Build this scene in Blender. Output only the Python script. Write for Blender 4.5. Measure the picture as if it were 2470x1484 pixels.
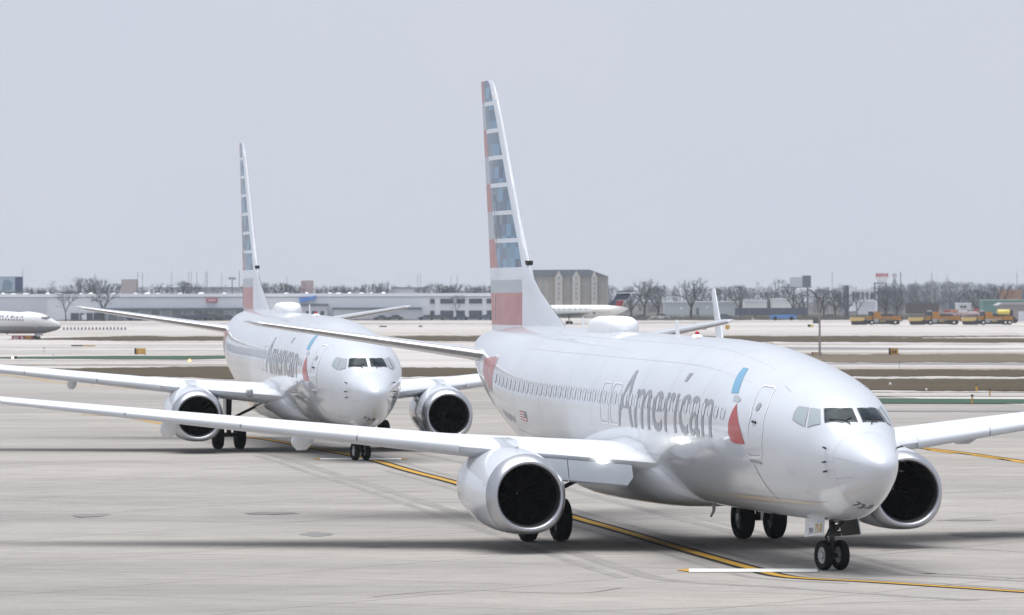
import bpy, bmesh, math, random
from mathutils import Vector, Matrix
R = math.radians
scene = bpy.context.scene
for o in list(bpy.data.objects): bpy.data.objects.remove(o)
col = scene.collection
rnd = random.Random(7)

# ------------------------------------------------------------------ camera
CAM_H, FPX, PITCH, ROLL = 6.243, 12655.57, R(-.10877), -.002      # FPX: focal length in pixels of a 2470 px wide picture
cd = bpy.data.cameras.new('camera'); cam = bpy.data.objects.new('camera', cd); col.objects.link(cam)
cd.sensor_width = 36; cd.lens = 36*FPX/2470; cd.clip_start = 1; cd.clip_end = 12000
cam.location = (0, 0, CAM_H); cam.rotation_euler = (R(90)+PITCH, 0, 0)
cam.rotation_mode = 'XYZ'
cam.matrix_world = Matrix.Translation((0, 0, CAM_H)) @ Matrix.Rotation(R(90)+PITCH, 4, 'X') @ Matrix.Rotation(ROLL, 4, 'Z')
cd.dof.use_dof = True; cd.dof.focus_distance = 124; cd.dof.aperture_fstop = 5.0
scene.camera = cam

# ------------------------------------------------------------------ sky, sun, exposure
SUN_EL, SUN_AZ = 83, 290
w = bpy.data.worlds.new('World'); scene.world = w; w.use_nodes = True
nt = w.node_tree; nt.nodes.clear()
out = nt.nodes.new('ShaderNodeOutputWorld'); bg = nt.nodes.new('ShaderNodeBackground')
sky = nt.nodes.new('ShaderNodeTexSky'); sky.sky_type = 'NISHITA'; sky.sun_disc = False
sky.sun_elevation = R(SUN_EL); sky.sun_rotation = R(SUN_AZ); sky.dust_density = 4; sky.ozone_density = 1
mx = nt.nodes.new('ShaderNodeMix'); mx.data_type = 'RGBA'; mx.inputs[0].default_value = .95
# an even stratus deck: pale blue grey, faintly mottled
tc = nt.nodes.new('ShaderNodeTexCoord'); nz = nt.nodes.new('ShaderNodeTexNoise'); nz.inputs['Scale'].default_value = 11; nz.inputs['Detail'].default_value = 4
cr = nt.nodes.new('ShaderNodeMix'); cr.data_type = 'RGBA'
cr.inputs[6].default_value = (5.98, 6.52, 7.60, 1); cr.inputs[7].default_value = (6.86, 7.10, 7.98, 1)
nt.links.new(tc.outputs['Generated'], nz.inputs['Vector']); nt.links.new(nz.outputs['Fac'], cr.inputs[0])
nt.links.new(sky.outputs[0], mx.inputs[6]); nt.links.new(cr.outputs[2], mx.inputs[7])
nt.links.new(mx.outputs[2], bg.inputs[0]); bg.inputs[1].default_value = .10
nt.links.new(bg.outputs[0], out.inputs[0])
sl = bpy.data.lights.new('sun', 'SUN'); sl.energy = 4.0; sl.angle = R(58); sl.color = (1, .988, .968)
so = bpy.data.objects.new('sun', sl); col.objects.link(so)
so.rotation_euler = (R(90-SUN_EL), 0, R(180-SUN_AZ))   # the sun's glow stands almost overhead, a little to the left
so.location = (0, 60, 80)
vs = scene.view_settings; vs.view_transform = 'Standard'; vs.look = 'None'; vs.exposure = 0; vs.gamma = 1; vs.use_curve_mapping = False

# ------------------------------------------------------------------ geometry of the place
def zg(Y):                                   # the airfield falls gently away behind the second jet
    pts = ((-500, 0), (146, 0), (188, .323), (240, .323), (930, -1.1), (1300, -1.6), (9000, -1.6))
    for (a, za), (b, zb) in zip(pts, pts[1:]):
        if Y <= b: return za+(zb-za)*(Y-a)/(b-a)
    return pts[-1][1]
def ray(px, py):                             # measured pixel (2500 px wide photograph) to a direction
    u, v = px/1.012146-1235, py/1.012146-742
    c, s = math.cos(-ROLL), math.sin(-ROLL); u, v = u*c-v*s, u*s+v*c
    c, s = math.cos(PITCH), math.sin(PITCH)
    return Vector((u/FPX, c+v/FPX*s, s-v/FPX*c))
def at(px, py):                              # the point of the ground seen there
    d = ray(px, py); Y = 150.
    if d.z >= -1e-4: Y = 3000.
    else:
        lo, hi = 40., 6000.
        for _ in range(60):
            m = (lo+hi)/2
            if CAM_H+d.z/d.y*m > zg(m): lo = m
            else: hi = m
        Y = lo
    return Vector((d.x/d.y*Y, Y, zg(Y)))
def on(px, py, Y):                           # the point at distance Y
    d = ray(px, py); return Vector((d.x/d.y*Y, Y, CAM_H+d.z/d.y*Y))

# ------------------------------------------------------------------ materials
MATS = {}
def mat(name, c, rough=.5, metal=0, noise=0, nscale=3, coat=0, spec=.5, emit=None, estr=0, c2=None, bump=0, stretch=None, detail=4):
    if name in MATS: return MATS[name]
    m = bpy.data.materials.new(name); m.use_nodes = True; t = m.node_tree; b = t.nodes['Principled BSDF']
    c = tuple(c)+(1,); b.inputs['Base Color'].default_value = c
    b.inputs['Roughness'].default_value = rough; b.inputs['Metallic'].default_value = metal
    b.inputs['Specular IOR Level'].default_value = spec
    if coat: b.inputs['Coat Weight'].default_value = coat; b.inputs['Coat Roughness'].default_value = .07; b.inputs['Coat IOR'].default_value = 1.6
    if emit: b.inputs['Emission Color'].default_value = tuple(emit)+(1,); b.inputs['Emission Strength'].default_value = estr
    if noise or c2:
        tc = t.nodes.new('ShaderNodeTexCoord'); mp = t.nodes.new('ShaderNodeMapping'); n = t.nodes.new('ShaderNodeTexNoise')
        n.inputs['Scale'].default_value = nscale; n.inputs['Detail'].default_value = detail
        if stretch: mp.inputs['Scale'].default_value = stretch
        t.links.new(tc.outputs['Object'], mp.inputs[0]); t.links.new(mp.outputs[0], n.inputs['Vector'])
        r = t.nodes.new('ShaderNodeValToRGB')
        r.color_ramp.elements[0].position = .3; r.color_ramp.elements[1].position = .7
        d = tuple(c2)+(1,) if c2 else tuple(v*(1-noise) for v in c[:3])+(1,)
        r.color_ramp.elements[0].color = d; r.color_ramp.elements[1].color = c
        t.links.new(n.outputs['Fac'], r.inputs[0]); t.links.new(r.outputs[0], b.inputs['Base Color'])
        if bump:
            bp = t.nodes.new('ShaderNodeBump'); bp.inputs['Strength'].default_value = bump; bp.inputs['Distance'].default_value = .02
            t.links.new(n.outputs['Fac'], bp.inputs['Height']); t.links.new(bp.outputs[0], b.inputs['Normal'])
    MATS[name] = m; return m
def pixel_mat(name, cols, kx, kz):           # paint in small rectangular tiles of several tones
    m = bpy.data.materials.new(name); m.use_nodes = True; t = m.node_tree; b = t.nodes['Principled BSDF']
    b.inputs['Roughness'].default_value = .22
    tc = t.nodes.new('ShaderNodeTexCoord'); mp = t.nodes.new('ShaderNodeMapping'); mp.inputs['Scale'].default_value = (kx, .001, kz)
    fl = t.nodes.new('ShaderNodeVectorMath'); fl.operation = 'FLOOR'; wn = t.nodes.new('ShaderNodeTexWhiteNoise')
    r = t.nodes.new('ShaderNodeValToRGB'); r.color_ramp.interpolation = 'CONSTANT'
    els = r.color_ramp.elements
    while len(els) < len(cols): els.new(.5)
    for i, cc in enumerate(cols): els[i].position = i/len(cols); els[i].color = tuple(cc)+(1,)
    t.links.new(tc.outputs['Object'], mp.inputs[0]); t.links.new(mp.outputs[0], fl.inputs[0]); t.links.new(fl.outputs[0], wn.inputs['Vector'])
    t.links.new(wn.outputs['Value'], r.inputs[0]); t.links.new(r.outputs[0], b.inputs['Base Color'])
    MATS[name] = m; return m
WHITE = mat('jet_paint', (.60, .635, .69), .35, coat=1., noise=.09, nscale=1.1, bump=.30, stretch=(.5, 1, 1))
WINGW = mat('wing_paint', (.66, .69, .73), .35, noise=.07, nscale=.8)
SILV = mat('silver_paint', (.38, .415, .455), .28, noise=.06, nscale=2)
REDP = mat('red_paint', (.36, .16, .165), .3, c2=(.42, .215, .22), nscale=2.5)
BLUEP = pixel_mat('blue_tiles', [(.11, .175, .25), (.14, .235, .33), (.085, .125, .185), (.16, .28, .40), (.12, .16, .22), (.15, .20, .26)], 2.1, 3.0)
BLUE1 = mat('light_blue_paint', (.13, .32, .48), .25)
REDS = mat('deep_red_paint', (.40, .065, .065), .2)
GREYT = mat('grey_lettering', (.26, .275, .31), .3)
DKT = mat('dark_lettering', (.05, .05, .06), .4)
YELT = mat('gold_lettering', (.5, .33, .06), .5)
OUTL = mat('outline_white', (.74, .76, .79), .4)
JOINT = mat('joint_grey', (.50, .52, .55), .45)
SEAM = mat('seam_grey', (.30, .31, .33), .5)
METAL = mat('polished_lip', (.50, .51, .54), .36, metal=1)
METD = mat('bare_metal', (.45, .45, .46), .4, metal=.8, noise=.2, nscale=5)
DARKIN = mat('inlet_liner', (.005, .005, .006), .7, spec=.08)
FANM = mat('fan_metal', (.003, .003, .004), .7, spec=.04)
TYRE = mat('tyre_rubber', (.009, .009, .010), .85, spec=.2)
HUB = mat('wheel_hub', (.34, .35, .36), .45, metal=.3)
GEAR = mat('gear_dark', (.025, .025, .028), .5, noise=.4, nscale=6)
GEARL = mat('gear_grey', (.30, .31, .32), .5)
GLASS = mat('cockpit_glass', (.008, .014, .022), .10, spec=.06, c2=(.05, .065, .07), nscale=3.2)
GLASSL = mat('side_glass', (.33, .38, .41), .08)
PANE = mat('cabin_pane', (.55, .575, .62), .15)
RIM = mat('window_frame_and_shadow', (.07, .075, .08), .5)
RUB = mat('black_rubber', (.03, .03, .03), .7)
REDL = mat('red_lens', (.5, .01, .03), .2)
LAMP = mat('lit_lamp', (1, 1, 1), .3, emit=(1, .97, .9), estr=14)
LENS = mat('lamp_lens', (.35, .38, .40), .08)
# ------------------------------------------------------------------ mesh helpers
class MB:
    def __init__(s): s.v = []; s.f = []; s.m = []; s.cm = 0
    def add(s, vs, fs):
        o = len(s.v); s.v += [tuple(p) for p in vs]; s.f += [tuple(i+o for i in f) for f in fs]; s.m += [s.cm]*len(fs); return s
    def box(s, a, b):
        x0, y0, z0 = a; x1, y1, z1 = b
        return s.add([(x0,y0,z0),(x1,y0,z0),(x1,y1,z0),(x0,y1,z0),(x0,y0,z1),(x1,y0,z1),(x1,y1,z1),(x0,y1,z1)],
                     [(0,3,2,1),(4,5,6,7),(0,1,5,4),(1,2,6,5),(2,3,7,6),(3,0,4,7)])
    def prism(s, poly, h0, h1, ax='y'):      # polygon in the two other axes, extruded along ax
        n = len(poly)
        def P(p, h): return {'y': (p[0], h, p[1]), 'x': (h, p[0], p[1]), 'z': (p[0], p[1], h)}[ax]
        vs = [P(p, h0) for p in poly]+[P(p, h1) for p in poly]
        return s.add(vs, [tuple(range(n))[::-1], tuple(range(n, 2*n))]+[(i, (i+1) % n, n+(i+1) % n, n+i) for i in range(n)])
    def rings(s, rs, close=True, caps=(True, True)):
        n = len(rs[0]); o = len(s.v); s.v += [tuple(p) for r in rs for p in r]
        m = n if close else n-1
        for k in range(len(rs)-1):
            for i in range(m):
                j = (i+1) % n; s.f.append((o+k*n+i, o+k*n+j, o+(k+1)*n+j, o+(k+1)*n+i)); s.m.append(s.cm)
        if caps[0]: s.f.append(tuple(o+i for i in range(n))[::-1]); s.m.append(s.cm)
        if caps[1]: s.f.append(tuple(o+(len(rs)-1)*n+i for i in range(n))); s.m.append(s.cm)
        return s
    def tube(s, pts, rad, n=6):
        pts = [Vector(p) for p in pts]; rs = []
        if not hasattr(rad, '__len__'): rad = [rad]*len(pts)
        for i, p in enumerate(pts):
            d = (pts[min(i+1, len(pts)-1)]-pts[max(i-1, 0)]).normalized()
            u = d.cross(Vector((0, 0, 1)) if abs(d.z) < .9 else Vector((1, 0, 0))).normalized(); v = d.cross(u)
            rs.append([p+(u*math.cos(a)+v*math.sin(a))*rad[i] for a in [2*math.pi*k/n for k in range(n)]])
        return s.rings(rs)
    def lathe(s, prof, o=(0, 0, 0), ax='y', n=24, caps=(False, False)):   # prof: (along, radius)
        rs = []
        for h, r in prof:
            ring = []
            for k in range(n):
                a = 2*math.pi*k/n; c, q = r*math.cos(a), r*math.sin(a)
                p = {'y': (c, h, q), 'x': (h, c, q), 'z': (c, q, h)}[ax]; ring.append((o[0]+p[0], o[1]+p[1], o[2]+p[2]))
            rs.append(ring)
        return s.rings(rs, True, caps)
    def build(s, name, mats, parent=None, smooth=False, angle=40):
        me = bpy.data.meshes.new(name); me.from_pydata(s.v, [], s.f)
        for m in (mats if isinstance(mats, (list, tuple)) else [mats]): me.materials.append(m)
        if any(s.m): me.polygons.foreach_set('material_index', s.m)
        b = bmesh.new(); b.from_mesh(me); bmesh.ops.remove_doubles(b, verts=b.verts, dist=1e-5); bmesh.ops.recalc_face_normals(b, faces=b.faces)
        if smooth:
            for f in b.faces: f.smooth = True
            for e in b.edges:
                if len(e.link_faces) == 2 and e.calc_face_angle(0) > R(angle): e.smooth = False
        b.to_mesh(me); b.free(); me.update()
        return link(name, me, parent)
def link(name, me, parent=None):
    o = bpy.data.objects.new(name, me); col.objects.link(o)
    if parent: o.parent = parent
    return o
def tag(o, label=None, cat=None, group=None, kind=None):
    if label: o['label'] = label
    if cat: o['category'] = cat
    if group: o['group'] = group
    if kind: o['kind'] = kind
    return o
def empty(name, loc=(0, 0, 0), rz=0):
    o = bpy.data.objects.new(name, None); col.objects.link(o); o.location = loc; o.rotation_euler = (0, 0, rz); o.empty_display_size = .3; return o
def copy_tree(o, parent=None, skip=()):
    c = o.copy(); col.objects.link(c); c.parent = parent
    for ch in list(o.children):
        if ch.name.split('.')[0] in skip: continue
        copy_tree(ch, c, skip)
    return c
# ------------------------------------------------------------------ the jet: fuselage surface as a function of station x and angle t
# stations: x, ztop, zbot, halfwidth, z of max width   (before tilt)
FS=[(0.0,2.70,2.64,0.03,2.67),
(0.06,2.83,2.47,0.17,2.70),
(0.2,2.945,2.31,0.29,2.73),
(0.5,3.08,2.11,0.45,2.76),
(1.0,3.285,1.886,0.628,2.82),
(1.4,3.43,1.735,0.762,2.862),
(1.7,3.565,1.640,0.858,2.89),
(2.0,3.771,1.540,0.94,2.905),
(2.4,4.013,1.440,1.055,2.935),
(2.8,4.183,1.385,1.175,2.99),
(3.2,4.316,1.361,1.295,3.066),
(4.0,4.519,1.325,1.50,3.20),
(5.0,4.705,1.30,1.69,3.32),
(6.0,4.86,1.28,1.80,3.39),
(7.5,5.05,1.26,1.868,3.44),
(9.0,5.20,1.25,1.88,3.44),
(10.5,5.28,1.24,1.88,3.43),
(13.,5.31,1.24,1.88,3.42),
(20.,5.31,1.24,1.88,3.42),
(25.,5.31,1.24,1.88,3.42),
(27.,5.31,1.42,1.87,3.45),
(29.,5.31,1.85,1.80,3.56),
(31.,5.30,2.42,1.64,3.76),
(33.,5.26,3.02,1.38,3.98),
(35.,5.18,3.62,1.02,4.22),
(36.5,5.08,4.02,0.70,4.42),
(37.6,4.95,4.30,0.42,4.58),
(38.0,4.84,4.45,0.26,4.64)]
def pchip(xs,ys):
    n=len(xs);h=[xs[i+1]-xs[i] for i in range(n-1)];d=[(ys[i+1]-ys[i])/h[i] for i in range(n-1)]
    m=[d[0]]+[0]*(n-2)+[d[-1]]
    for i in range(1,n-1):
        if d[i-1]*d[i]>0:
            w1=2*h[i]+h[i-1];w2=h[i]+2*h[i-1];m[i]=(w1+w2)/(w1/d[i-1]+w2/d[i])
    def f(x):
        if x<=xs[0]:return ys[0]
        if x>=xs[-1]:return ys[-1]
        i=max(j for j in range(n-1) if xs[j]<=x);t=(x-xs[i])/h[i]
        return (1+2*t)*(1-t)**2*ys[i]+t*(1-t)**2*h[i]*m[i]+t*t*(3-2*t)*ys[i+1]+t*t*(t-1)*h[i]*m[i+1]
    return f
_fx=[math.sqrt(max(s[0],0)) for s in FS]
FT,FB,FW,FM=[pchip(_fx,[s[k] for s in FS]) for k in (1,2,3,4)]
TILT=.0130
def fus(x,t,off=0.):
    """t: angle, 0 = starboard belt, 90deg = crown, -90 = keel"""
    q=math.sqrt(max(x,0)); zt,zb,w,zm=FT(q),FB(q),FW(q),FM(q)
    c,s=math.cos(t),math.sin(t)
    n=2.
    k=(abs(c)**n+abs(s)**n)**(-1/n) if s>0 else 1.
    c*=k;s*=k
    if s>=0: y,z=w*c,zm+(zt-zm)*s
    else: y,z=w*c,zm+(zm-zb)*s
    if off:
        b=(zt-zm) if s>=0 else (zm-zb)
        nx,ny,nz=0,c/max(w,.05),s/max(b,.05)
        e=.02; q2=math.sqrt(max(x+e,0)); 
        dw=(FW(q2)-w)/e
        l=math.hypot(ny,nz);ny/=l;nz/=l;nx=-dw*abs(c)*.9
        if s>0:nx-=((FT(q2)-zt)/e)*s
        if s<0:nx+=((FB(q2)-zb)/e)*s*-1
        l=math.sqrt(nx*nx+ny*ny+nz*nz);x+=nx/l*off;y+=ny/l*off;z+=nz/l*off
    return (x,y,z+TILT*(x-18.5))
# ------------------------------------------------------------------ paint laid on the fuselage skin
def skin(polys, name, mats, parent, off=.006, step_t=4., step_x=.6, mirror=False):
    """polys: list of (material index, [(x, t in degrees), ...]) laid on the skin"""
    b = bmesh.new()
    for mi, poly in polys:
        vs = [b.verts.new((p[0], p[1]/30., 0)) for p in poly]
        f = b.faces.new(vs); f.material_index = mi
    skin_bm(b, name, mats, parent, off, step_t, step_x, mirror)
    return bpy.data.objects[SK[-1]]
SK = []
def skin_bm(b, name, mats, parent, off, step_t, step_x, mirror=False):
    b.normal_update()
    xs = [v.co.x for v in b.verts]; ys = [v.co.y for v in b.verts]
    k = math.floor(min(ys)*30/step_t)
    while k*step_t < max(ys)*30:
        bmesh.ops.bisect_plane(b, geom=b.verts[:]+b.edges[:]+b.faces[:], plane_co=(0, k*step_t/30, 0), plane_no=(0, 1, 0), dist=1e-6); k += 1
    if min(xs) < 9 or max(xs) > 25:
        k = math.floor(min(xs)/step_x)
        while k*step_x < max(xs):
            bmesh.ops.bisect_plane(b, geom=b.verts[:]+b.edges[:]+b.faces[:], plane_co=(k*step_x, 0, 0), plane_no=(1, 0, 0), dist=1e-6); k += 1
    bmesh.ops.triangulate(b, faces=[f for f in b.faces if len(f.verts) > 4])
    for v in b.verts:
        t = R(v.co.y*30); p = fus(v.co.x, math.pi-t if mirror else t, off); v.co = p
    for f in b.faces: f.smooth = True
    b.normal_update()
    for f in b.faces:                         # face outwards
        c = f.calc_center_median()
        if f.normal.dot(Vector((0, c.y, c.z-3.2))) < 0: f.normal_flip()
    me = bpy.data.meshes.new(name); b.to_mesh(me); b.free()
    for m in mats: me.materials.append(m)
    o = link(name, me, parent); SK.append(o.name); return o
def frame_ring(pts, wdt):                    # a closed strip round pts, width wdt (metres); returns quads
    n = len(pts); cx = sum(p[0] for p in pts)/n; ct = sum(p[1] for p in pts)/n
    q = [(p[0], p[1]) for p in pts]; inn = []
    for p in q:
        dx, dt = p[0]-cx, (p[1]-ct)/30.; l = math.hypot(dx, dt); k = 1-wdt/l*1.15
        inn.append((cx+dx*k, ct+dt*30*k))
    return [[q[i], q[(i+1) % n], inn[(i+1) % n], inn[i]] for i in range(n)], inn
def rrect(x0, x1, t0, t1, r=.12, n=4, skew=0.):   # rounded rectangle (r in metres)
    out = []
    for cx, ct, a0 in ((x1-r, t1-r*30, 0), (x0+r, t1-r*30, 90), (x0+r, t0+r*30, 180), (x1-r, t0+r*30, 270)):
        for k in range(n+1):
            a = R(a0+90*k/n); tt = ct+r*30*math.sin(a); out.append((cx+r*math.cos(a)+skew*(tt-t0)/30, tt))
    return out
def text_mesh(txt, shear=0., bold=0.):
    cu = bpy.data.curves.new('txt', 'FONT'); cu.body = txt; cu.size = 1; cu.shear = shear; cu.offset = bold; cu.resolution_u = 3
    o = bpy.data.objects.new('txt', cu); col.objects.link(o)
    dg = bpy.context.evaluated_depsgraph_get(); me = bpy.data.meshes.new_from_object(o.evaluated_get(dg))
    bpy.data.objects.remove(o); bpy.data.curves.remove(cu)
    b = bmesh.new(); b.from_mesh(me); bpy.data.meshes.remove(me)
    bmesh.ops.remove_doubles(b, verts=b.verts, dist=1e-5); return b
def skin_text(txt, name, m, parent, x0, x1, t0, t1, off=.007, shear=0., bold=0., mirror=False, extra=None):
    b = text_mesh(txt, shear, bold)
    X = [v.co.x for v in b.verts]; Y = [v.co.y for v in b.verts]; a0, a1, c0, c1 = min(X), max(X), min(Y), max(Y)
    for v in b.verts: v.co = (x0+(v.co.x-a0)/(a1-a0)*(x1-x0), (t0+(v.co.y-c0)/(c1-c0)*(t1-t0))/30., 0)
    if extra:
        for poly in extra: b.faces.new([b.verts.new((p[0], p[1]/30., 0)) for p in poly])
    return skin_bm(b, name, [m], parent, off, 4., .5, mirror)
def flat_text(txt, name, m, parent, M, wdt, hgt, bold=0., shear=0.):   # lettering on a flat panel; M maps (0..wdt, 0..hgt) to the panel
    b = text_mesh(txt, shear, bold)
    X = [v.co.x for v in b.verts]; Y = [v.co.y for v in b.verts]; a0, a1, c0, c1 = min(X), max(X), min(Y), max(Y)
    for v in b.verts: v.co = M @ Vector(((v.co.x-a0)/(a1-a0)*wdt, (v.co.y-c0)/(c1-c0)*hgt, 0))
    me = bpy.data.meshes.new(name); b.to_mesh(me); b.free(); me.materials.append(m)
    return link(name, me, parent)

# ------------------------------------------------------------------ aerofoils
def foil(c):                                 # half thickness of a section, 1 = maximum
    return (2.969*math.sqrt(max(c, 0))-1.26*c-3.516*c*c+2.843*c**3-1.036*c**4)/1.0
CU = (1, .9, .75, .6, .45, .3, .2, .12, .07, .035, .012, 0)
def section(le, ch, th, up, cs=CU, lo=1., pitch=0.):
    """ring: trailing edge, over the top to the nose, back underneath"""
    r = []
    for c in cs: r.append((c, foil(c)*th*.5))
    for c in cs[-2::-1]: r.append((c, -foil(c)*th*.5*lo))
    out = []
    for c, h in r:
        out.append((le[0]+c*ch, le[1]+up[0]*h-up[0]*pitch*c*ch, le[2]+up[1]*h-up[1]*pitch*c*ch))
    return out
LEZ = lambda y: 2.53+.1035*(y-5.7) if y > 5.7 else 2.53-.085*(5.7-y)
LEX = lambda y: 15.75+(y-5.7)*.535 if y > 5.7 else 15.75-(5.7-y)*.59
TEX = lambda y: 21.05+(y-5.8)*.205 if y > 5.8 else 21.05+(5.8-y)*.05
THK = lambda y: .80-.26*(y-1.9)/3.9 if y < 5.8 else max(.54-.37*(y-5.8)/11.3, .16)
def wing_stations(sg):
    st = []
    for y in (1.0, 1.9, 3., 4.2, 5.8, 7.5, 9.5, 11.5, 13.5, 15.5, 17.0): st.append(((LEX(y), sg*y, LEZ(y)), TEX(y)-LEX(y), THK(y), (0, 1), -.018))
    for y, z, x, ch, th, a in ((17.35, 3.745, 21.98, 1.42, .15, 14), (17.55, 3.86, 22.20, 1.45, .14, 38), (17.66, 4.10, 22.45, 1.4, .13, 62), (17.72, 4.5, 22.85, 1.3, .12, 78), (17.76, 5.4, 23.75, 1.0, .10, 84), (17.80, 6.15, 24.50, .72, .07, 84), (17.81, 6.28, 24.72, .5, .04, 84)):
        st.append(((x, sg*y, z), ch, th, (-sg*math.sin(R(a)), math.cos(R(a))), 0))
    return st
def make_wing(par, sg):
    m = MB(); st = wing_stations(sg)
    m.rings([section(*s[:4], pitch=s[4]) for s in st[:11]], caps=(True, True))
    wg = m.build('wing', WINGW, par, True, 60)
    m = MB(); m.rings([section(*s[:4], pitch=s[4]) for s in st[10:]], caps=(False, True)); m.build('winglet', WHITE, wg, True, 60)
    ys = (5.95, 8.30, 10.97, 13.66, 16.6)    # four leading-edge slats, a little open
    cs = (.13, .09, .06, .035, .016, .005, 0)
    for a, b in zip(ys, ys[1:]):
        m = MB(); rr = []
        for y in (a+.025, (a+b)/2, b-.025):
            ch, th = TEX(y)-LEX(y), THK(y); le = (LEX(y), sg*y, LEZ(y)); r = []
            for c in cs: r.append((le[0]+c*ch-.09, sg*y, le[2]+foil(c)*th*.5+.012-.25*(.13-c)))
            for c in cs[-2:2:-1]: r.append((le[0]+c*ch-.09, sg*y, le[2]-foil(c)*th*.5-.012-.25*(.13-c)))
            rr.append(r)
        m.rings(rr); m.build('slat', WINGW, wg, True, 50)
    for y, L in ((8.9, 2.6), (12.2, 2.2)):    # canoe fairings of the flap tracks
        x1 = TEX(y)+.55; z = LEZ(y)-.13; m = MB()
        m.rings([[(x1-L*(1-t), sg*y+math.cos(a)*w_, z-dz+math.sin(a)*h_) for a in [2*math.pi*k/10 for k in range(10)]] for t, w_, h_, dz in ((0, .03, .04, 0), (.15, .12, .15, .08), (.4, .16, .23, .15), (.7, .15, .22, .19), (.9, .09, .13, .19), (1, .02, .03, .17))])
        m.build('flap_track_fairing', WINGW, wg, True)
    m = MB(); y = 2.75                       # landing light in the root of the leading edge
    m.lathe([(-.05, 0.001), (-.03, .11), (.06, .17)], (LEX(y)-.02, sg*y, LEZ(y)+.02), 'x', 14); m.build('landing_light', LENS, wg, True)
    return wg
def make_stab(par, sg):
    m = MB(); rs = []
    for y, x, ch, th, z in ((.55, 32.4, 4.3, .42, 4.50), (1.3, 32.95, 3.75, .38, 4.66), (3.3, 34.2, 2.95, .29, 4.96), (5.3, 35.45, 2.2, .22, 5.27), (6.95, 36.5, 1.62, .15, 5.52), (7.17, 36.8, 1.3, .06, 5.57)):
        rs.append(section((x, sg*y, z), ch, th, (0, 1), lo=.95))
    m.rings(rs); o = m.build('tailplane', WHITE, par, True, 60)
    m = MB(); rs = []
    for y, x, ch, th, z in ((1.32, 32.95, 3.75, .38, 4.66), (3.3, 34.2, 2.95, .29, 4.96), (5.3, 35.45, 2.2, .22, 5.27), (6.9, 36.47, 1.64, .15, 5.51)):
        r = []
        for c in (.06, .03, .01, 0): r.append((x+c*ch-.006, sg*y, z+foil(c)*th*.5+.005))
        for c in (.01, .03, .06): r.append((x+c*ch-.006, sg*y, z-foil(c)*th*.475-.005))
        rs.append(r)
    m.rings(rs); m.build('leading_edge', METD, o, True)
    return o
FINLE = pchip([4.7, 5.45, 6.05, 6.68, 7.33, 10.0, 12.1, 12.42, 12.55], [27.2, 28.62, 30.35, 31.95, 32.78, 34.87, 36.52, 36.85, 37.25])
FINTE = pchip([4.7, 5.32, 7.18, 9.48, 12.57], [37.1, 37.19, 37.43, 37.87, 38.5])
def make_fin(par):
    rows = [(12.55, 12.42, 2, 3), (12.42, 11.92, 2, 3), (11.92, 11.80, 0, 1), (11.80, 11.12, 2, 1), (11.12, 11.0, 0, 3), (11.0, 10.33, 2, 3), (10.33, 10.21, 0, 1), (10.21, 9.53, 2, 1), (9.53, 9.41, 0, 3), (9.41, 8.73, 2, 3),
            (8.73, 8.61, 0, 1), (8.61, 7.93, 2, 1), (7.93, 7.81, 0, 3), (7.81, 7.10, 2, 3), (7.10, 6.75, 0, 0), (6.75, 6.38, 1, 1), (6.38, 5.9, 3, 3), (5.9, 5.46, 3, 3), (5.46, 5.2, 0, 0), (5.2, 4.75, 0, 0)]
    m = MB()
    def ring(z):
        le, te = FINLE(z), FINTE(z); ch = te-le
        b1 = max(le+.32, 32.95+max(0, z-7)*.745) if z > 6.7 else 32.9
        b2 = 35.5+(z-5.4)*.36
        b1 = min(b1, b2-.2) if z < 12 else b1; b2 = min(max(b2, b1+.15), te-.25)
        xs = [le, le+.03, le+.12, le+(b1-le)*.6]+[b1, b1+(b2-b1)*.5, b2, b2+(te-b2)*.5, te]
        th = min(.34, .10*ch)*min(1, max(.15, (12.62-z)*4))
        up = [(x, foil(max(0, min(1, (x-max(le, te-5.2))/(te-max(le, te-5.2)))) if ch > 5.2 else (x-le)/ch)*th*.5) for x in xs]
        if ch > 5.2: up = [(x, max(h, .055*min(1, (x-le)/.35+.1)) if x < te-.01 else h) for x, h in up]
        return up
    R_ = [(r, ring(r[0]), ring(r[1])) for r in rows]
    for sg in (1, -1):
        for (z0, z1, cb, ct), a, b in R_:
            for i in range(len(a)-1):
                m.cm = 0 if i < 4 else (cb if i < 6 else ct)
                m.add([(a[i][0], sg*a[i][1], z0), (a[i+1][0], sg*a[i+1][1], z0), (b[i+1][0], sg*b[i+1][1], z1), (b[i][0], sg*b[i][1], z1)], [(0, 1, 2, 3)])
    a = R_[0][1]; m.cm = 2
    m.add([(p[0], p[1], 12.55) for p in a]+[(p[0], -p[1], 12.55) for p in a[::-1]], [tuple(range(2*len(a)))])
    fin = m.build('tail_fin', [WHITE, SILV, BLUEP, REDP], par, True, 30)
    m = MB()                                  # bare leading-edge cap with its dark gap
    rs = []
    for z in (7.3, 8.5, 10, 11.3, 12.2):
        le = FINLE(z); rs.append([(le+.26, .075, z), (le+.1, .06, z), (le+.02, .03, z), (le-.015, 0, z), (le+.02, -.03, z), (le+.1, -.06, z), (le+.26, -.075, z)])
    m.rings(rs); m.build('leading_edge', OUTL, fin, True)
    m = MB(); le = FINLE(7.2); m.box((le-.05, -.085, 7.16), (le+.22, .085, 7.28)); m.build('leading_edge_gap', RUB, fin)
    for P in ([(36.3, .16, 9.2), (36.0, .18, 8.3), (35.75, .19, 7.6)], [(36.05, .17, 6.3), (36.0, .18, 5.6)]): m = MB(); m.tube(P, .01, 4); m.build('hinge_stain', SEAM, fin)
    return fin
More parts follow.
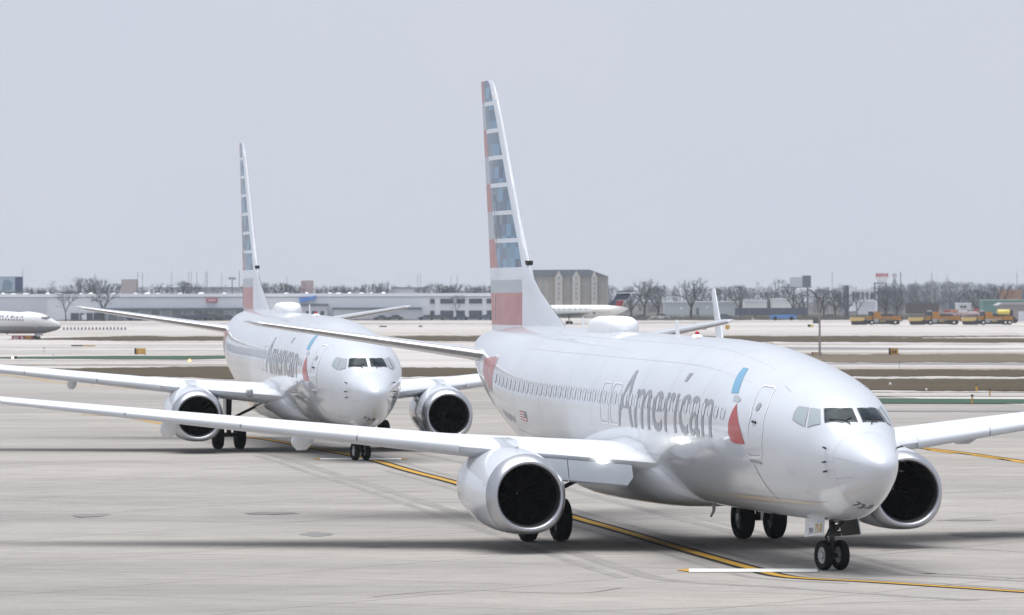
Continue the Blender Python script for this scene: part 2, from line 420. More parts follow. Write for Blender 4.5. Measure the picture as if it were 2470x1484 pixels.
# ------------------------------------------------------------------ engines
def make_engine(par, sg):
    yc = sg*4.83
    eng = empty('engine'); eng.parent = par
    N = 40
    def ring(x, hw, top, bot, flat=0., cant=0.):
        zc = (top+bot)/2*.55+1.44*.45; r = []
        for k in range(N):
            a = 2*math.pi*k/N; c, s = math.cos(a), math.sin(a)
            h = (top-zc) if s > 0 else (zc-bot)
            n = 2+flat*(1 if s < 0 else 0); q = (abs(c)**n+abs(s)**n)**(-1/n)
            z = zc+h*s*q; r.append((x+cant*(z-1.44), yc+.96*hw*c*q, z))
        return r
    cant = .045
    # lip of bare metal, from the outside round into the intake
    m = MB()
    m.rings([ring(13.62, 1.035, 2.42, .465, .35, cant), ring(13.45, 1.0, 2.385, .475, .3, cant), ring(13.32, .955, 2.33, .50, .25, cant), ring(13.23, .90, 2.265, .545, .2, cant), ring(13.20, .86, 2.225, .585, .15, cant), ring(13.23, .82, 2.19, .63, .1, cant), ring(13.32, .795, 2.165, .665, .05, cant), ring(13.5, .78, 2.15, .69, 0, cant)], caps=(False, False))
    m.build('intake_lip', METAL, eng, True, 80)
    m = MB()
    m.rings([ring(13.5, .779, 2.149, .691, 0, cant), ring(13.8, .78, 2.18, .66), ring(14.3, .79, 2.22, .63), ring(14.6, .79, 2.22, .63)], caps=(False, True)); m.build('intake_duct', DARKIN, eng, True, 60)
    m = MB()
    m.rings([ring(13.62, 1.037, 2.422, .463, .35, cant), ring(14.0, 1.075, 2.48, .452, .35), ring(14.6, 1.095, 2.55, .45, .3), ring(15.4, 1.09, 2.58, .475, .25), ring(16.2, 1.05, 2.56, .56, .15), ring(17.0, .98, 2.50, .70, .05), ring(17.6, .84, 2.38, .86)], caps=(False, True))
    nac = m.build('nacelle', WHITE, eng, True, 60)
    m = MB(); m.lathe([(17.55, .58), (18.2, .5), (18.9, .36)], (0, yc, 1.62), 'x', 24, (False, True)); m.lathe([(18.8, .22), (19.5, .04)], (0, yc, 1.62), 'x', 16, (False, True)); m.build('exhaust_nozzle', METD, eng, True)
    m = MB()
    for k in range(24):                       # fan blades
        a = 2*math.pi*k/24; b = a+.16; p = []
        for r, d, x in ((.22, 0, 14.45), (.76, .10, 14.48), (.76, .26, 14.57), (.22, .2, 14.58)):
            p.append((x, yc+r*math.cos(a+d), 1.425+r*math.sin(a+d)))
        m.add(p, [(0, 1, 2, 3)])
    m.build('fan', FANM, eng)
    m = MB(); m.lathe([(14.15, .005), (14.25, .08), (14.4, .17), (14.55, .23)], (0, yc, 1.425), 'x', 20); sp = m.build('spinner', DARKIN, eng, True)
    m = MB()
    for k in range(10):
        a0, a1 = k*.45, (k+1)*.45; r0, r1 = .05+k*.012, .05+(k+1)*.012
        X = lambda r: 14.15+.38*(r/.23)**1.15-.012
        m.add([(X(r), yc+r*math.cos(a), 1.425+r*math.sin(a)) for r, a in ((r0, a0), (r0+.02, a0), (r1+.02, a1), (r1, a1))], [(0, 1, 2, 3)])
    m.build('spiral_mark', GEARL, sp)
    m = MB()                                   # pylon between nacelle and wing
    m.rings([[(14.5, yc-.05, 2.48), (14.5, yc+.05, 2.48), (14.5, yc+.05, 2.58), (14.5, yc-.05, 2.58)], [(15.1, yc-.22, 2.3), (15.1, yc+.22, 2.3), (15.1, yc+.16, 2.72), (15.1, yc-.16, 2.72)], [(16.2, yc-.3, 2.2), (16.2, yc+.3, 2.2), (16.2, yc+.22, 2.76), (16.2, yc-.22, 2.76)], [(19, yc-.12, 2.0), (19, yc+.12, 2.0), (19, yc+.12, 2.3), (19, yc-.12, 2.3)]])
    m.build('pylon', WHITE, eng, True, 50)
    m = MB(); yi = yc-sg*.98                   # strake on the inboard side
    m.prism([(14.5, 2.0), (15.7, 2.02), (15.6, 2.34), (15.25, 2.30)], yi-.012, yi+.012, 'y'); m.build('strake', WHITE, eng)
    m = MB(); m.rings([ring(13.63, 1.0385, 2.424, .4625, .35, cant), ring(13.645, 1.0405, 2.4255, .4615, .35, cant)], caps=(False, False)); m.build('cowl_seam', SEAM, nac, True)
    return eng
# ------------------------------------------------------------------ landing gear
def wheel(par, y, x, r, wd, hubside):
    m = MB(); h = wd/2
    m.lathe([(-h*.55, r*.55), (-h*.9, r*.66), (-h, r*.82), (-h*.78, r*.95), (-h*.35, r), (h*.35, r), (h*.78, r*.95), (h, r*.82), (h*.9, r*.66), (h*.55, r*.55)], (x, y, r), 'y', 28)
    m.cm = 1
    for s in (-1, 1):
        m.lathe([(s*h*.55, r*.56), (s*h*.62, r*.50), (s*h*.3, r*.44), (s*h*.2, r*.26), (s*h*.75, r*.2), (s*h*.8, .001)], (x, y, r), 'y', 20)
    m.cm = 2
    for s in (-1, 1):
        for k in range(8):
            a = 2*math.pi*k/8; c, q = r*.36*math.cos(a), r*.36*math.sin(a)
            m.lathe([(s*h*.27, r*.055), (s*h*.29, .001)], (x+c, y, r+q), 'y', 6)
    return m.build('wheel', [TYRE, HUB, RUB], par, True, 35)
def make_main_gear(par, sg):
    g = empty('main_gear', (0, 0, 0)); g.parent = par; y = sg*2.86
    for d in (-.43, .43): wheel(g, y+d, 19.6, .555, .40, sg)
    m = MB(); m.tube([(19.6, y, .5), (19.6, y, 1.3), (19.55, y, 2.35)], [.09, .10, .13], 10); m.tube([(19.6, y-.5, .555), (19.6, y+.5, .555)], .09, 8); m.build('strut', GEAR, g, True)
    m = MB(); m.tube([(19.55, y, 1.15), (19.45, y-sg*1.75, 2.0)], .055, 8); m.build('side_brace', GEAR, g, True)
    m = MB(); m.tube([(19.72, y, 1.2), (19.95, y, .95), (19.75, y, .6)], .045, 6); m.build('torsion_link', GEAR, g, True)
    m = MB(); m.box((19.0, y+sg*.16, 1.25), (19.95, y+sg*.19, 2.3)); m.build('gear_door', WINGW, g)
    return g
def make_nose_gear(par):
    g = empty('nose_gear', (4.0, 0, 0), R(11)); g.parent = par
    for d in (-.21, .21): wheel(g, d, 0, .343, .20, 1)
    m = MB(); m.tube([(0, 0, .3), (0, 0, .75), (-.02, 0, 1.5)], [.06, .065, .085], 10); m.tube([(0, -.27, .343), (0, .27, .343)], .05, 8); m.build('strut', GEAR, g, True)
    m = MB(); m.tube([(.1, 0, .95), (.3, 0, .75), (.1, 0, .48)], .03, 6); m.build('torsion_link', GEAR, g, True)
    m = MB(); m.tube([(-.05, 0, .85), (-1.05, 0, 1.5)], .045, 8); m.build('drag_brace', GEAR, g, True)
    m = MB(); m.box((-.16, -.15, .78), (-.05, .15, .90)); m.box((-.2, -.09, .92), (-.08, .09, 1.05)); m.build('steering_collar', GEAR, g)
    m = MB(); m.lathe([(-.26, .001), (-.25, .075), (-.15, .06)], (0, 0, 1.16), 'x', 12); m.build('taxi_light', LENS, g, True)
    return g
# ------------------------------------------------------------------ the whole jet
WX = [6.69+.508*k for k in range(46)]
def make_jet(name):
    root = empty(name)
    xs = [0, .015, .06, .13, .2, .35, .5, .75, 1, 1.25, 1.5, 1.75, 2, 2.25, 2.5, 2.8, 3.2, 3.6, 4, 4.5, 5, 5.5, 6, 6.75, 7.5, 8.25, 9, 10, 12, 14, 16, 18, 20, 22, 24, 25, 26, 27, 28, 29, 30, 31, 32, 33, 34, 35, 36, 36.5, 37, 37.6, 38]
    m = MB(); N = 72
    m.rings([[fus(x, 2*math.pi*k/N) for k in range(N)] for x in xs]); body = m.build('fuselage', WHITE, root, True, 80)
    # wing-to-body fairing under the belly
    m = MB()
    fr = []
    for x, w_, b_, t_ in ((12.6, .9, 1.2, 1.5), (13.2, 1.5, 1.12, 1.9), (14, 2.0, 1.06, 2.3), (15.5, 2.15, 1.02, 2.35), (18, 2.12, 1.02, 2.2), (20.5, 2.0, 1.06, 2.0), (22, 1.7, 1.12, 1.8), (23.4, 1.0, 1.2, 1.5)):
        fr.append([(x, w_*math.copysign(abs(math.cos(a))**.75, math.cos(a)), t_+(t_-b_)*math.sin(a)*(1 if math.sin(a) < 0 else .55)) for a in [2*math.pi*k/32 for k in range(32)]])
    m.rings(fr); m.build('belly_fairing', WHITE, root, True, 70)
    for sg in (1, -1): make_wing(root, sg); make_stab(root, sg); make_engine(root, sg); make_main_gear(root, sg)
    make_fin(root); ng = make_nose_gear(root)
    # nose gear doors
    m = MB(); m.rings([[(x, .40, .73+d), (x, .425, .73+d), (x, .405, 1.16+d), (x, .38, 1.16+d)] for x, d in ((4.75, 0), (3.30, .13))]); d1 = m.build('nose_gear_door', WHITE, root)
    m = MB(); m.rings([[(x, -.47, .73+d), (x, -.495, .73+d), (x, -.405, 1.18+d), (x, -.38, 1.18+d)] for x, d in ((4.75, 0), (3.30, .10))]); m.cm = 1; m.rings([[(x, -.455, .75+d), (x, -.467, .75+d), (x, -.378, 1.16+d), (x, -.366, 1.16+d)] for x, d in ((4.72, 0), (3.33, .10))]); m.build('nose_gear_door', [WHITE, GEAR], root)
    flat_text('3PW', 'door_lettering', DKT, d1, Matrix(((-1, 0, 0, 4.42), (0, -.045, 1, .429), (.09, 1, 0, .80), (0, 0, 0, 1))), .36, .15)
    flat_text('73-8', 'door_lettering', YELT, d1, Matrix(((-1, 0, 0, 3.95), (0, -.045, 1, .429), (.09, 1, 0, .84), (0, 0, 0, 1))), .52, .22, .02)
    m = MB(); m.box((3.3, -.36, 1.20), (4.6, .36, 1.24)); m.build('wheel_bay', RUB, root)
    # cockpit windows
    W1 = [(2.62, 56.8), (2.35, 72.8), (2.27, 87.2), (2.04, 87), (1.82, 86.7), (1.92, 64), (2.23, 44.7), (2.43, 51.3)]; W2 = [(2.97, 48), (2.68, 53.8), (2.48, 46.9), (2.30, 39.9), (2.63, 27.9), (2.76, 37.5)]; W3 = [(3.36, 42.8), (3.02, 47.7), (2.84, 38.1), (2.71, 27.3), (2.98, 27), (3.25, 27.9), (3.33, 34.1)]
    for mir in (False, True):
        for P, mt in ((W1, GLASS), (W2, GLASSL), (W3, GLASSL)):
            q, inn = frame_ring(P, .035)
            o = skin([(0, inn)]+[(1, x) for x in q], 'cockpit_window', [mt, RIM if P is W1 else SEAM], body, .012, 2, .08, mir)
            o.data.polygons.foreach_set('use_smooth', [True]*len(o.data.polygons))
    for sgn in (1, -1):
        m = MB(); a = fus(1.93, R(90-sgn*20), .03); b = fus(1.97, R(90-sgn*10), .03); c = fus(2.20, R(90-sgn*38), .035)
        m.tube([a, b], .012, 4); m.tube([fus(1.80, R(90-sgn*16), .02), a], .014, 4); m.tube([a, c], .012, 4); m.build('wiper', RUB, body)
    # cabin windows, one by one
    for k, x in enumerate(WX):
        if 15.9 < x < 16.0: continue
        P = rrect(x-.125, x+.125, 4.9, 15.1, .10, 3)
        q, inn = frame_ring(P, .03)
        o = skin([(0, inn)]+[((1 if sum(p[0] for p in f)/4 > x+.02 else 2), f) for f in q], 'cabin_window', [PANE, RIM, OUTL], body, .012, 5, .3)  # aft half of the rim painted dark as recess shade, front half white
    # doors: raised outlines, painted white for the reflection along their edges
    def door(P, nm, wdt=.045, mir=False, handle=None):
        q, inn = frame_ring(P, wdt); q2, _ = frame_ring(inn, .012)
        o = skin([(0, f) for f in q]+[(1, f) for f in q2], nm, [OUTL, SEAM], body, .008, 4, .3, mir)
        if handle:
            m = MB(); p = [fus(handle[0]+dx, R(handle[1]), .012) for dx in (-.09, .09)]; m.tube(p, .03, 5); m.build('door_handle', GEAR, o)
        return o
    D = [(5.39, 45.9), (5.28, 48), (4.90, 50.2), (4.77, 49), (4.42, 29.6), (4.28, 5.1), (4.38, -13), (4.48, -15.8), (5.07, -17.8), (5.16, -16), (5.04, -3.1), (5.05, 16.2)]
    door(D, 'service_door', .05, False, (4.75, 11)); door(D, 'entry_door', .05, True)
    sd = skin([(0, rrect(4.74, 4.92, 22, 30, .08, 3))], 'door_pane', [SEAM], body, .009, 4, .3)
    for xa in (17.28, 16.28):
        door(rrect(xa-.42, xa+.42, -9, 22.3, .16, 3), 'overwing_exit', .03, False)
    door(rrect(30.0, 30.75, -7, 30, .1, 2), 'aft_service_door', .04, False)
    # lettering and flight symbol
    skin_text('Amer\u0131can', 'airline_name', GREYT, body, 16.01, 7.47, -9.6, 33.8, .007, .06, 0, extra=[[(10.58, 36.3), (10.27, 36.6), (10.37, 29.2), (10.59, 29.0)]])
    skin([(0, [(6.0, 22.4), (6.1, 15.3), (6.22, 4.3), (6.24, -4.3), (6.1, -8.7), (5.87, -9.7), (5.25, -8.8), (5.43, -.2), (5.69, 10.9)])], 'red_tail_mark', [REDS], body, .007)
    skin([(0, [(7.42, 54), (7.11, 55.1), (6.61, 42.1), (6.26, 31), (6.67, 29), (7.02, 39.7), (7.27, 47.9)])], 'blue_wing_mark', [BLUE1], body, .007)
    skin([(0, [(6.40, 28.0), (6.20, 29.2), (5.92, 27.5), (5.88, 25.0), (6.0, 23.2), (6.32, 23.6)])], 'eagle_mark', [SILV], body, .007)
    # belly and crown fittings
    def blade(x, h, c, nm='antenna', sg=1, z=None):
        m = MB(); z0 = fus(x, R(90*sg))[2] if z is None else z
        m.rings([[(x-c*.5+dx*c, yy, z0-.05*sg+0) for dx, yy in ((0, 0), (.3, .03), (1, 0), (.3, -.03))], [(x-c*.05+dx*c*.55, yy, z0+h*sg) for dx, yy in ((0, 0), (.3, .018), (1, 0), (.3, -.018))]])
        return m.build(nm, OUTL if sg > 0 else GEARL, root, True)
    blade(26.6, .30, .25); blade(17.1, .38, .42); blade(9.6, .22, .3, 'antenna', -1); blade(17.6, .28, .22, 'antenna', -1)
    m = MB(); zt = fus(12.9, R(-90))[2]; m.tube([(12.9, .25, zt+.05), (12.95, .25, zt-.16), (13.2, .25, zt-.30)], [.05, .04, .03], 6); m.build('drain_mast', GEARL, root, True)
    m = MB(); zt = fus(15.3, R(90))[2]; m.lathe([(.05, .06), (.10, .055), (.13, .001)], (15.3, 0, zt), 'z', 12); bc = m.build('beacon', REDL, root, True); m = MB(); m.lathe([(-.03, .16), (.02, .13), (.05, .062)], (15.3, 0, zt), 'z', 12); m.build('beacon_base', OUTL, bc, True)
    m = MB(); rs = []                          # satellite dome on the crown
    for x, w_, h in ((22.2, .04, .01), (22.25, .26, .14), (22.35, .38, .27), (22.5, .44, .34), (22.8, .475, .38), (23.4, .48, .385), (24.0, .475, .37), (24.4, .45, .31), (24.7, .36, .18), (24.9, .2, .08), (25.0, .04, .01)):
        zt = fus(x, R(90))[2]
        rs.append([(x, -w_, fus(x, math.acos(min(1, w_/1.88)))[2]-.04)]+[(x, w_*math.copysign(abs(math.cos(a))**.5, -math.cos(a)), zt-.05+(h+.05)*math.sin(a)**.55) for a in [math.pi*k/14 for k in range(1, 14)]]+[(x, w_, fus(x, math.acos(min(1, w_/1.88)))[2]-.04)])
    m.rings(rs, False, (False, False)); m.build('satellite_dome', OUTL, root, True, 75)
    for x, t in ((1.74, 14.9), (1.71, -5.6), (1.72, -15.2)):     # pitot probes
        for tt in (R(t), math.pi-R(t)): m = MB(); p = fus(x, tt, 0); q = fus(x, tt, .09); m.tube([p, q, (q[0]-.14, q[1], q[2])], [.024, .02, .014], 5); m.build('pitot_probe', GEAR, root)
    # seams of radome and panels
    S = []
    for k in range(-90, 270, 6): S.append((0, [(1.40, k), (1.407, k), (1.407, k+6), (1.40, k+6)]))
    for a, b, t in ((.5, 1.4, 2), (.75, 1.4, -24), (2.2, 3.4, -48)): S.append((0, [(a, t), (b, t), (b, t+.45), (a, t+.45)]))
    S.append((0, [(4.92, -22), (4.96, -22), (4.70, -50), (4.66, -50)]))
    S.append((0, [(4.1, 52), (4.6, 55), (4.6, 55.4), (4.1, 52.4)]))
    skin(S[:60], 'radome_seam', [JOINT], body, .004, 6, .3)
    for q in S[60:]: skin([q], 'skin_seam', [SEAM], body, .004, 6, .3)
    for x in (8.6, 11.4, 14.1, 18.6, 21.2, 24.1, 27.0): skin([(0, [(x, a_), (x+.010, a_), (x+.010, a_+4), (x, a_+4)]) for a_ in range(-60, 92, 4)], 'skin_joint', [JOINT], body, .0035, 4, 9)
    for t_ in (-26, 44, 66): skin([(0, [(x, t_), (x+1, t_), (x+1, t_+.28), (x, t_+.28)]) for x in range(6, 27)], 'skin_joint', [JOINT], body, .0035, 9, 1.)
    for x, t_, w_, h_ in ((8.2, -38, .5, 9), (10.4, -34, 1.1, 16), (22.6, -36, 1.0, 16), (6.0, -42, .3, 5), (3.2, -20, .22, 4), (2.8, -36, .10, 3)):
        q, _i = frame_ring(rrect(x-w_/2, x+w_/2, t_-h_/2, t_+h_/2, .05, 2), .012); skin([(0, f) for f in q], 'access_panel', [JOINT], body, .004, 4, .3)
    skin([(0, rrect(4.48, 5.12, -20, -18.5, .02, 2))], 'door_sill', [GEARL], body, .012, 4, .3)
    bt = text_mesh('73-8', 0, .01); X_ = [v.co.x for v in bt.verts]; Y_ = [v.co.y for v in bt.verts]
    for v in bt.verts: v.co = (1.46-(v.co.y-min(Y_))/(max(Y_)-min(Y_))*.30, (-66-(v.co.x-min(X_))/(max(X_)-min(X_))*34)/30., 0)
    skin_bm(bt, 'nose_number', [DKT], body, .006, 4, .1)
    skin([(0, [(32.2, 20), (30.85, 27), (30.1, 27), (30.0, -6), (31.2, -2), (32.0, 6)])], 'tail_stripe', [REDP], body, .005, 4, .4)
    return root
# ------------------------------------------------------------------ ground
def ground_mat():
    m = bpy.data.materials.new('concrete_apron'); m.use_nodes = True; t = m.node_tree; b = t.nodes['Principled BSDF']; L = t.links
    tc = t.nodes.new('ShaderNodeTexCoord')
    def noise(sc, det, scale=(1, 1, 1), rough=.55):
        mp = t.nodes.new('ShaderNodeMapping'); mp.inputs['Scale'].default_value = scale; n = t.nodes.new('ShaderNodeTexNoise')
        n.inputs['Scale'].default_value = sc; n.inputs['Detail'].default_value = det; n.inputs['Roughness'].default_value = rough
        L.new(tc.outputs['Object'], mp.inputs[0]); L.new(mp.outputs[0], n.inputs['Vector']); return n.outputs['Fac']
    def ramp(f, p0, c0, p1, c1):
        r = t.nodes.new('ShaderNodeValToRGB'); e = r.color_ramp.elements; e[0].position, e[1].position = p0, p1; e[0].color, e[1].color = c0+(1,), c1+(1,); L.new(f, r.inputs[0]); return r.outputs[0]
    def mul(a, c, fac=1.):
        x = t.nodes.new('ShaderNodeMix'); x.data_type = 'RGBA'; x.blend_type = 'MULTIPLY'; x.inputs[0].default_value = fac; L.new(a, x.inputs[6]); L.new(c, x.inputs[7]); return x.outputs[2]
    c = ramp(noise(.05, 5), .3, (.325, .308, .290), .7, (.372, .353, .333))
    c = mul(c, ramp(noise(.16, 6, (.22, 1, 1)), .30, (.80, .80, .81), .62, (1.04, 1.03, 1.02)))        # worn lanes
    c = mul(c, ramp(noise(1.6, 5, (.5, 1, 1)), .25, (.86, .86, .86), .6, (1.03, 1.03, 1.03)))           # fine mottling
    c = mul(c, ramp(noise(.30, 3, (.3, 1.6, 1), .7), .62, (1, 1, 1), .78, (.72, .71, .70)))
    c = mul(c, ramp(noise(7., 4), .3, (.90, .90, .90), .65, (1.03, 1.03, 1.03)))                          # grain
    c = mul(c, ramp(noise(.012, 4, (1, .6, 1)), .35, (.90, .91, .93), .62, (1.03, 1.02, 1.0)))            # damp and dry pours              # rubber smears
    br = t.nodes.new('ShaderNodeTexBrick'); br.offset = 0; br.inputs['Scale'].default_value = 1; br.inputs['Mortar Size'].default_value = .03
    br.inputs['Brick Width'].default_value = 7.6; br.inputs['Row Height'].default_value = 7.6; br.inputs['Mortar Smooth'].default_value = .3
    br.inputs['Color1'].default_value = (1, 1, 1, 1); br.inputs['Color2'].default_value = (.965, .965, .97, 1); br.inputs['Mortar'].default_value = (.42, .41, .40, 1)
    mp = t.nodes.new('ShaderNodeMapping'); mp.inputs['Rotation'].default_value = (0, 0, R(-58)); mp.inputs['Location'].default_value = (2, 1, 0)
    L.new(tc.outputs['Object'], mp.inputs[0]); L.new(mp.outputs[0], br.inputs['Vector'])
    c = mul(c, br.outputs['Color'])
    L.new(c, b.inputs['Base Color']); b.inputs['Roughness'].default_value = .9; b.inputs['Specular IOR Level'].default_value = .03
    return m
CONC = ground_mat()
FARC = mat('haze_paled_concrete', (.50, .47, .455), .9, spec=.03, c2=(.40, .375, .36), nscale=.02, stretch=(.3, 1.5, 1))  # paler than the apron: distance haze put into the colour
GRASS = mat('dormant_grass', (.092, .072, .048), .95, c2=(.055, .046, .030), nscale=.09, spec=.1, stretch=(.4, 1, 1))
GRASS2 = mat('dormant_grass_tan', (.16, .13, .095), .95, c2=(.11, .092, .068), nscale=.06, spec=.1, stretch=(.4, 1, 1))
GREEN = mat('green_island_paint', (.045, .082, .055), .9, spec=.05, c2=(.06, .10, .07), nscale=.15, stretch=(.3, 1, 1))
ASPH = mat('asphalt', (.24, .235, .24), .9, spec=.05, noise=.15, nscale=.05, stretch=(.3, 1, 1))
YEL = mat('yellow_line_paint', (.52, .29, .045), .8, spec=.05, c2=(.38, .24, .06), nscale=1.5)
BLK = mat('black_line_paint', (.045, .043, .04), .9, spec=.05, noise=.3, nscale=2)
WHP = mat('white_line_paint', (.78, .78, .76), .8, spec=.05, noise=.12, nscale=2)
TAR = mat('tar_stain', (.24, .235, .23), .9, spec=.03, noise=.2, nscale=1)
def sheet(name, px_l, dz, m):
    mb = MB(); mb.v = [(p.x, p.y, p.z+dz) for p in px_l]; return mb
Ys = [-200, 0, 60, 100, 146, 160, 175, 188, 210, 240, 400, 600, 930, 1300, 2000, 4000, 9000]
mb = MB(); mb.rings([[(-4500, y, zg(y)), (-600, y, zg(y)), (-60, y, zg(y)), (60, y, zg(y)), (600, y, zg(y)), (4500, y, zg(y))] for y in Ys], False, (False, False))
tag(mb.build('ground', CONC), kind='structure')
def band(name, m, top, bot, dz, jit=.0, x0=-250, x1=2750, step=25):
    """strip of ground between two measured edges; top, bot: [(px, py)...]"""
    def ev(L, x):
        if x <= L[0][0]: return L[0][1]
        for (a, ya), (b, yb) in zip(L, L[1:]):
            if x <= b: return ya+(yb-ya)*(x-a)/(b-a)
        return L[-1][1]
    A, B = [], []; j0 = j1 = 0
    x = max(x0, -250)
    while x <= x1:
        j0 = j0*.7+rnd.uniform(-jit, jit); j1 = j1*.7+rnd.uniform(-jit, jit)
        a, b = at(x, ev(top, x)+j0), at(x, ev(bot, x)+j1)
        A.append((a.x, a.y)); B.append((b.x, b.y)); x += step
    mb = MB(); n = len(A); rows = []
    for k in range(7):
        rows.append([(p[0]+(q[0]-p[0])*k/6, p[1]+(q[1]-p[1])*k/6, zg(p[1]+(q[1]-p[1])*k/6)+dz) for p, q in zip(A, B)])
    mb.rings(rows, False, (False, False)); return tag(mb.build(name, m), kind='structure')
band('taxiway', FARC, [(0, 777), (2500, 777)], [(0, 912), (560, 928), (1150, 922), (2060, 962), (2500, 990)], .012)
band('taxiway_edge_asphalt', ASPH, [(1850, 847), (2250, 850), (2500, 851.5)], [(1850, 855.5), (2250, 855), (2500, 853.5)], .03, .2, 1850)
band('taxiway_seal', ASPH, [(0, 800.5), (2500, 800)], [(0, 802), (2500, 803)], .024, .15)
band('taxiway_seal', ASPH, [(0, 842), (650, 843)], [(0, 843.6), (650, 844.6)], .024, .15, -250, 700)
band('taxiway_seal', ASPH, [(0, 789), (1250, 789), (1800, 788)], [(0, 791), (1250, 791), (1800, 790)], .024, .15, -250, 1700)
band('grass_strip', GRASS, [(0, 829), (100, 827), (300, 821.5), (2500, 821)], [(0, 829.6), (100, 831), (300, 833), (1200, 834), (2500, 837)], .05, .6, step=9)
WORN = mat('worn_concrete', (.36, .34, .325), .9, spec=.03, noise=.15, nscale=.05, stretch=(.3, 1, 1))
for y0_, y1_, xa, xb in ((795, 797.5, -250, 2750), (808, 811, 1500, 2750), (849.5, 851, -250, 700), (858.5, 860.5, -250, 650), (884.5, 886.5, -250, 700), (838.5, 840, 1500, 2750), (859, 861, 1850, 2750), (895, 897, 1900, 2750), (962, 964, 2050, 2750), (922.2, 923.4, 1900, 2750)): band('worn_lane', WORN, [(xa, y0_), (xb, y0_+.6)], [(xa, y1_), (xb, y1_+.4)], .02, .35, xa, xb)
TANC = mat('tan_shoulder', (.37, .33, .285), .95, spec=.03, noise=.2, nscale=.04, stretch=(.3, 1, 1)); GRYC = mat('grey_lane', (.32, .315, .315), .95, spec=.03, noise=.15, nscale=.04, stretch=(.3, 1, 1))
for i_, (y_, h_, xa, xb, mm_) in enumerate(((780, 1.6, 1500, 2750, WORN), (783.5, 1., -250, 2750, WORN), (786, 1.2, 1500, 2750, TANC), (792.8, 1., -250, 1250, TANC), (804.4, 1.6, 1500, 2750, GRYC), (806.5, 1.2, -250, 1300, WORN), (812.5, 1.3, -250, 1300, TANC), (814, 1.6, 1500, 2750, WORN), (817.8, 1.8, -250, 2750, TANC), (835.6, 1.5, 300, 1300, TANC), (841.2, 1., 1500, 2750, TANC), (846.8, 1.2, -250, 700, WORN), (855.2, 1.2, -250, 700, TANC), (862, 2.2, 1900, 2750, TANC), (863.6, 1.6, -250, 600, WORN), (880.5, 1.3, -250, 600, WORN), (889, 2.2, -250, 650, TANC), (892.4, 1.4, -250, 650, WORN), (899, 3.4, 1900, 2750, TANC), (957.5, 1.6, 2050, 2750, TANC), (967, 2.2, 2050, 2750, WORN))): band('worn_lane', mm_, [(xa, y_), (xb, y_+.5)], [(xa, y_+h_), (xb, y_+h_+.3)], .034+.0006*i_, .3, xa, xb, 14)
band('worn_lane', WORN, [(0, 922), (300, 938), (700, 968)], [(0, 950), (300, 962), (700, 975)], .003, .5, -250, 700)
band('grass_strip', GRASS2, [(1400, 873), (1950, 866), (2500, 865)], [(1400, 876), (1950, 885), (2500, 886)], .05, .6, 1400, step=9)
band('worn_shoulder', ASPH, [(1500, 887), (2500, 886.3)], [(1500, 889), (2500, 892)], .03, .3, 1500)
band('grass_strip', GRASS, [(0, 903), (500, 896), (1100, 899), (2060, 904), (2500, 905)], [(0, 911), (250, 916), (560, 926), (1100, 919), (2060, 920), (2500, 920)], .06, .7, step=9)
band('grass_strip', GRASS, [(1500, 934), (2050, 926), (2500, 927)], [(1500, 938), (2050, 954), (2500, 956)], .06, .7, 1500, step=9)
band('green_island', GREEN, [(0, 872.5), (250, 869.5), (560, 868.5), (700, 872)], [(0, 876.5), (250, 878), (450, 879), (560, 876.5), (700, 873)], .04, .25, -250, 700)
band('green_island', GREEN, [(1900, 973), (2500, 976)], [(1900, 985), (2500, 987)], .04, .08, 1900)
band('verge', GRASS, [(1500, 770), (2500, 766)], [(1500, 777.2), (2500, 777.2)], .03, .25, 1500)
band('worn_lane', ASPH, [(2050, 1003), (2500, 1001)], [(2050, 1006), (2500, 1007)], .02, .8, 2050)

def strip(name, m, pts, half, dz, off=0.):
    """painted line along measured points, half width in metres, shifted sideways by off"""
    P = [at(*p) for p in pts]; Q = []
    for i in range(len(P)-1):                 # smooth it
        p0, p1, p2, p3 = P[max(i-1, 0)], P[i], P[i+1], P[min(i+2, len(P)-1)]
        for k in range(8):
            t = k/8; Q.append(.5*((2*p1)+(p2-p0)*t+(2*p0-5*p1+4*p2-p3)*t*t+(3*p1-p0-3*p2+p3)*t**3))
    Q.append(P[-1]); A, B = [], []
    for i, p in enumerate(Q):
        d = (Q[min(i+1, len(Q)-1)]-Q[max(i-1, 0)]); d.z = 0; d.normalize(); n = Vector((-d.y, d.x, 0))
        a, b = p+n*(off-half), p+n*(off+half); A.append((a.x, a.y, zg(a.y)+dz)); B.append((b.x, b.y, zg(b.y)+dz))
    mb = MB(); mb.rings([A, B], False, (False, False)); return tag(mb.build(name, m), kind='structure')
K = 1.012146
def D(L): return [(x*K, y*K) for x, y in L]
TL = D([(560, 1050), (640, 1060), (720, 1074), (850, 1099), (985, 1135), (1110, 1168), (1390, 1250), (1520, 1287), (1620, 1317), (1720, 1346), (1810, 1371), (1880, 1389), (1960, 1397), (2100, 1404), (2300, 1417), (2600, 1437)])
strip('taxi_line_border', BLK, TL, .30, .008); strip('taxi_line', YEL, TL, .14, .012)
for L in (D([(0, 904), (70, 912), (150, 925), (260, 934), (420, 944)]), D([(200, 1000), (300, 1007), (385, 1022), (480, 1040), (560, 1050)])):
    strip('taxi_line', YEL, L, .15, .010)
strip('taxi_line_border', BLK, D([(2200, 1078), (2330, 1094), (2470, 1114), (2560, 1128)]), .34, .008); strip('taxi_line', YEL, D([(2200, 1078), (2330, 1094), (2470, 1114), (2560, 1128)]), .15, .012)
for a, b in (((2240, 1086), (2300, 1094)), ((2345, 1098), (2415, 1108)), ((2440, 1112), (2520, 1124))): strip('taxi_dash', YEL, D([a, ((a[0]+b[0])/2, (a[1]+b[1])/2), b]), .15, .012, 0)
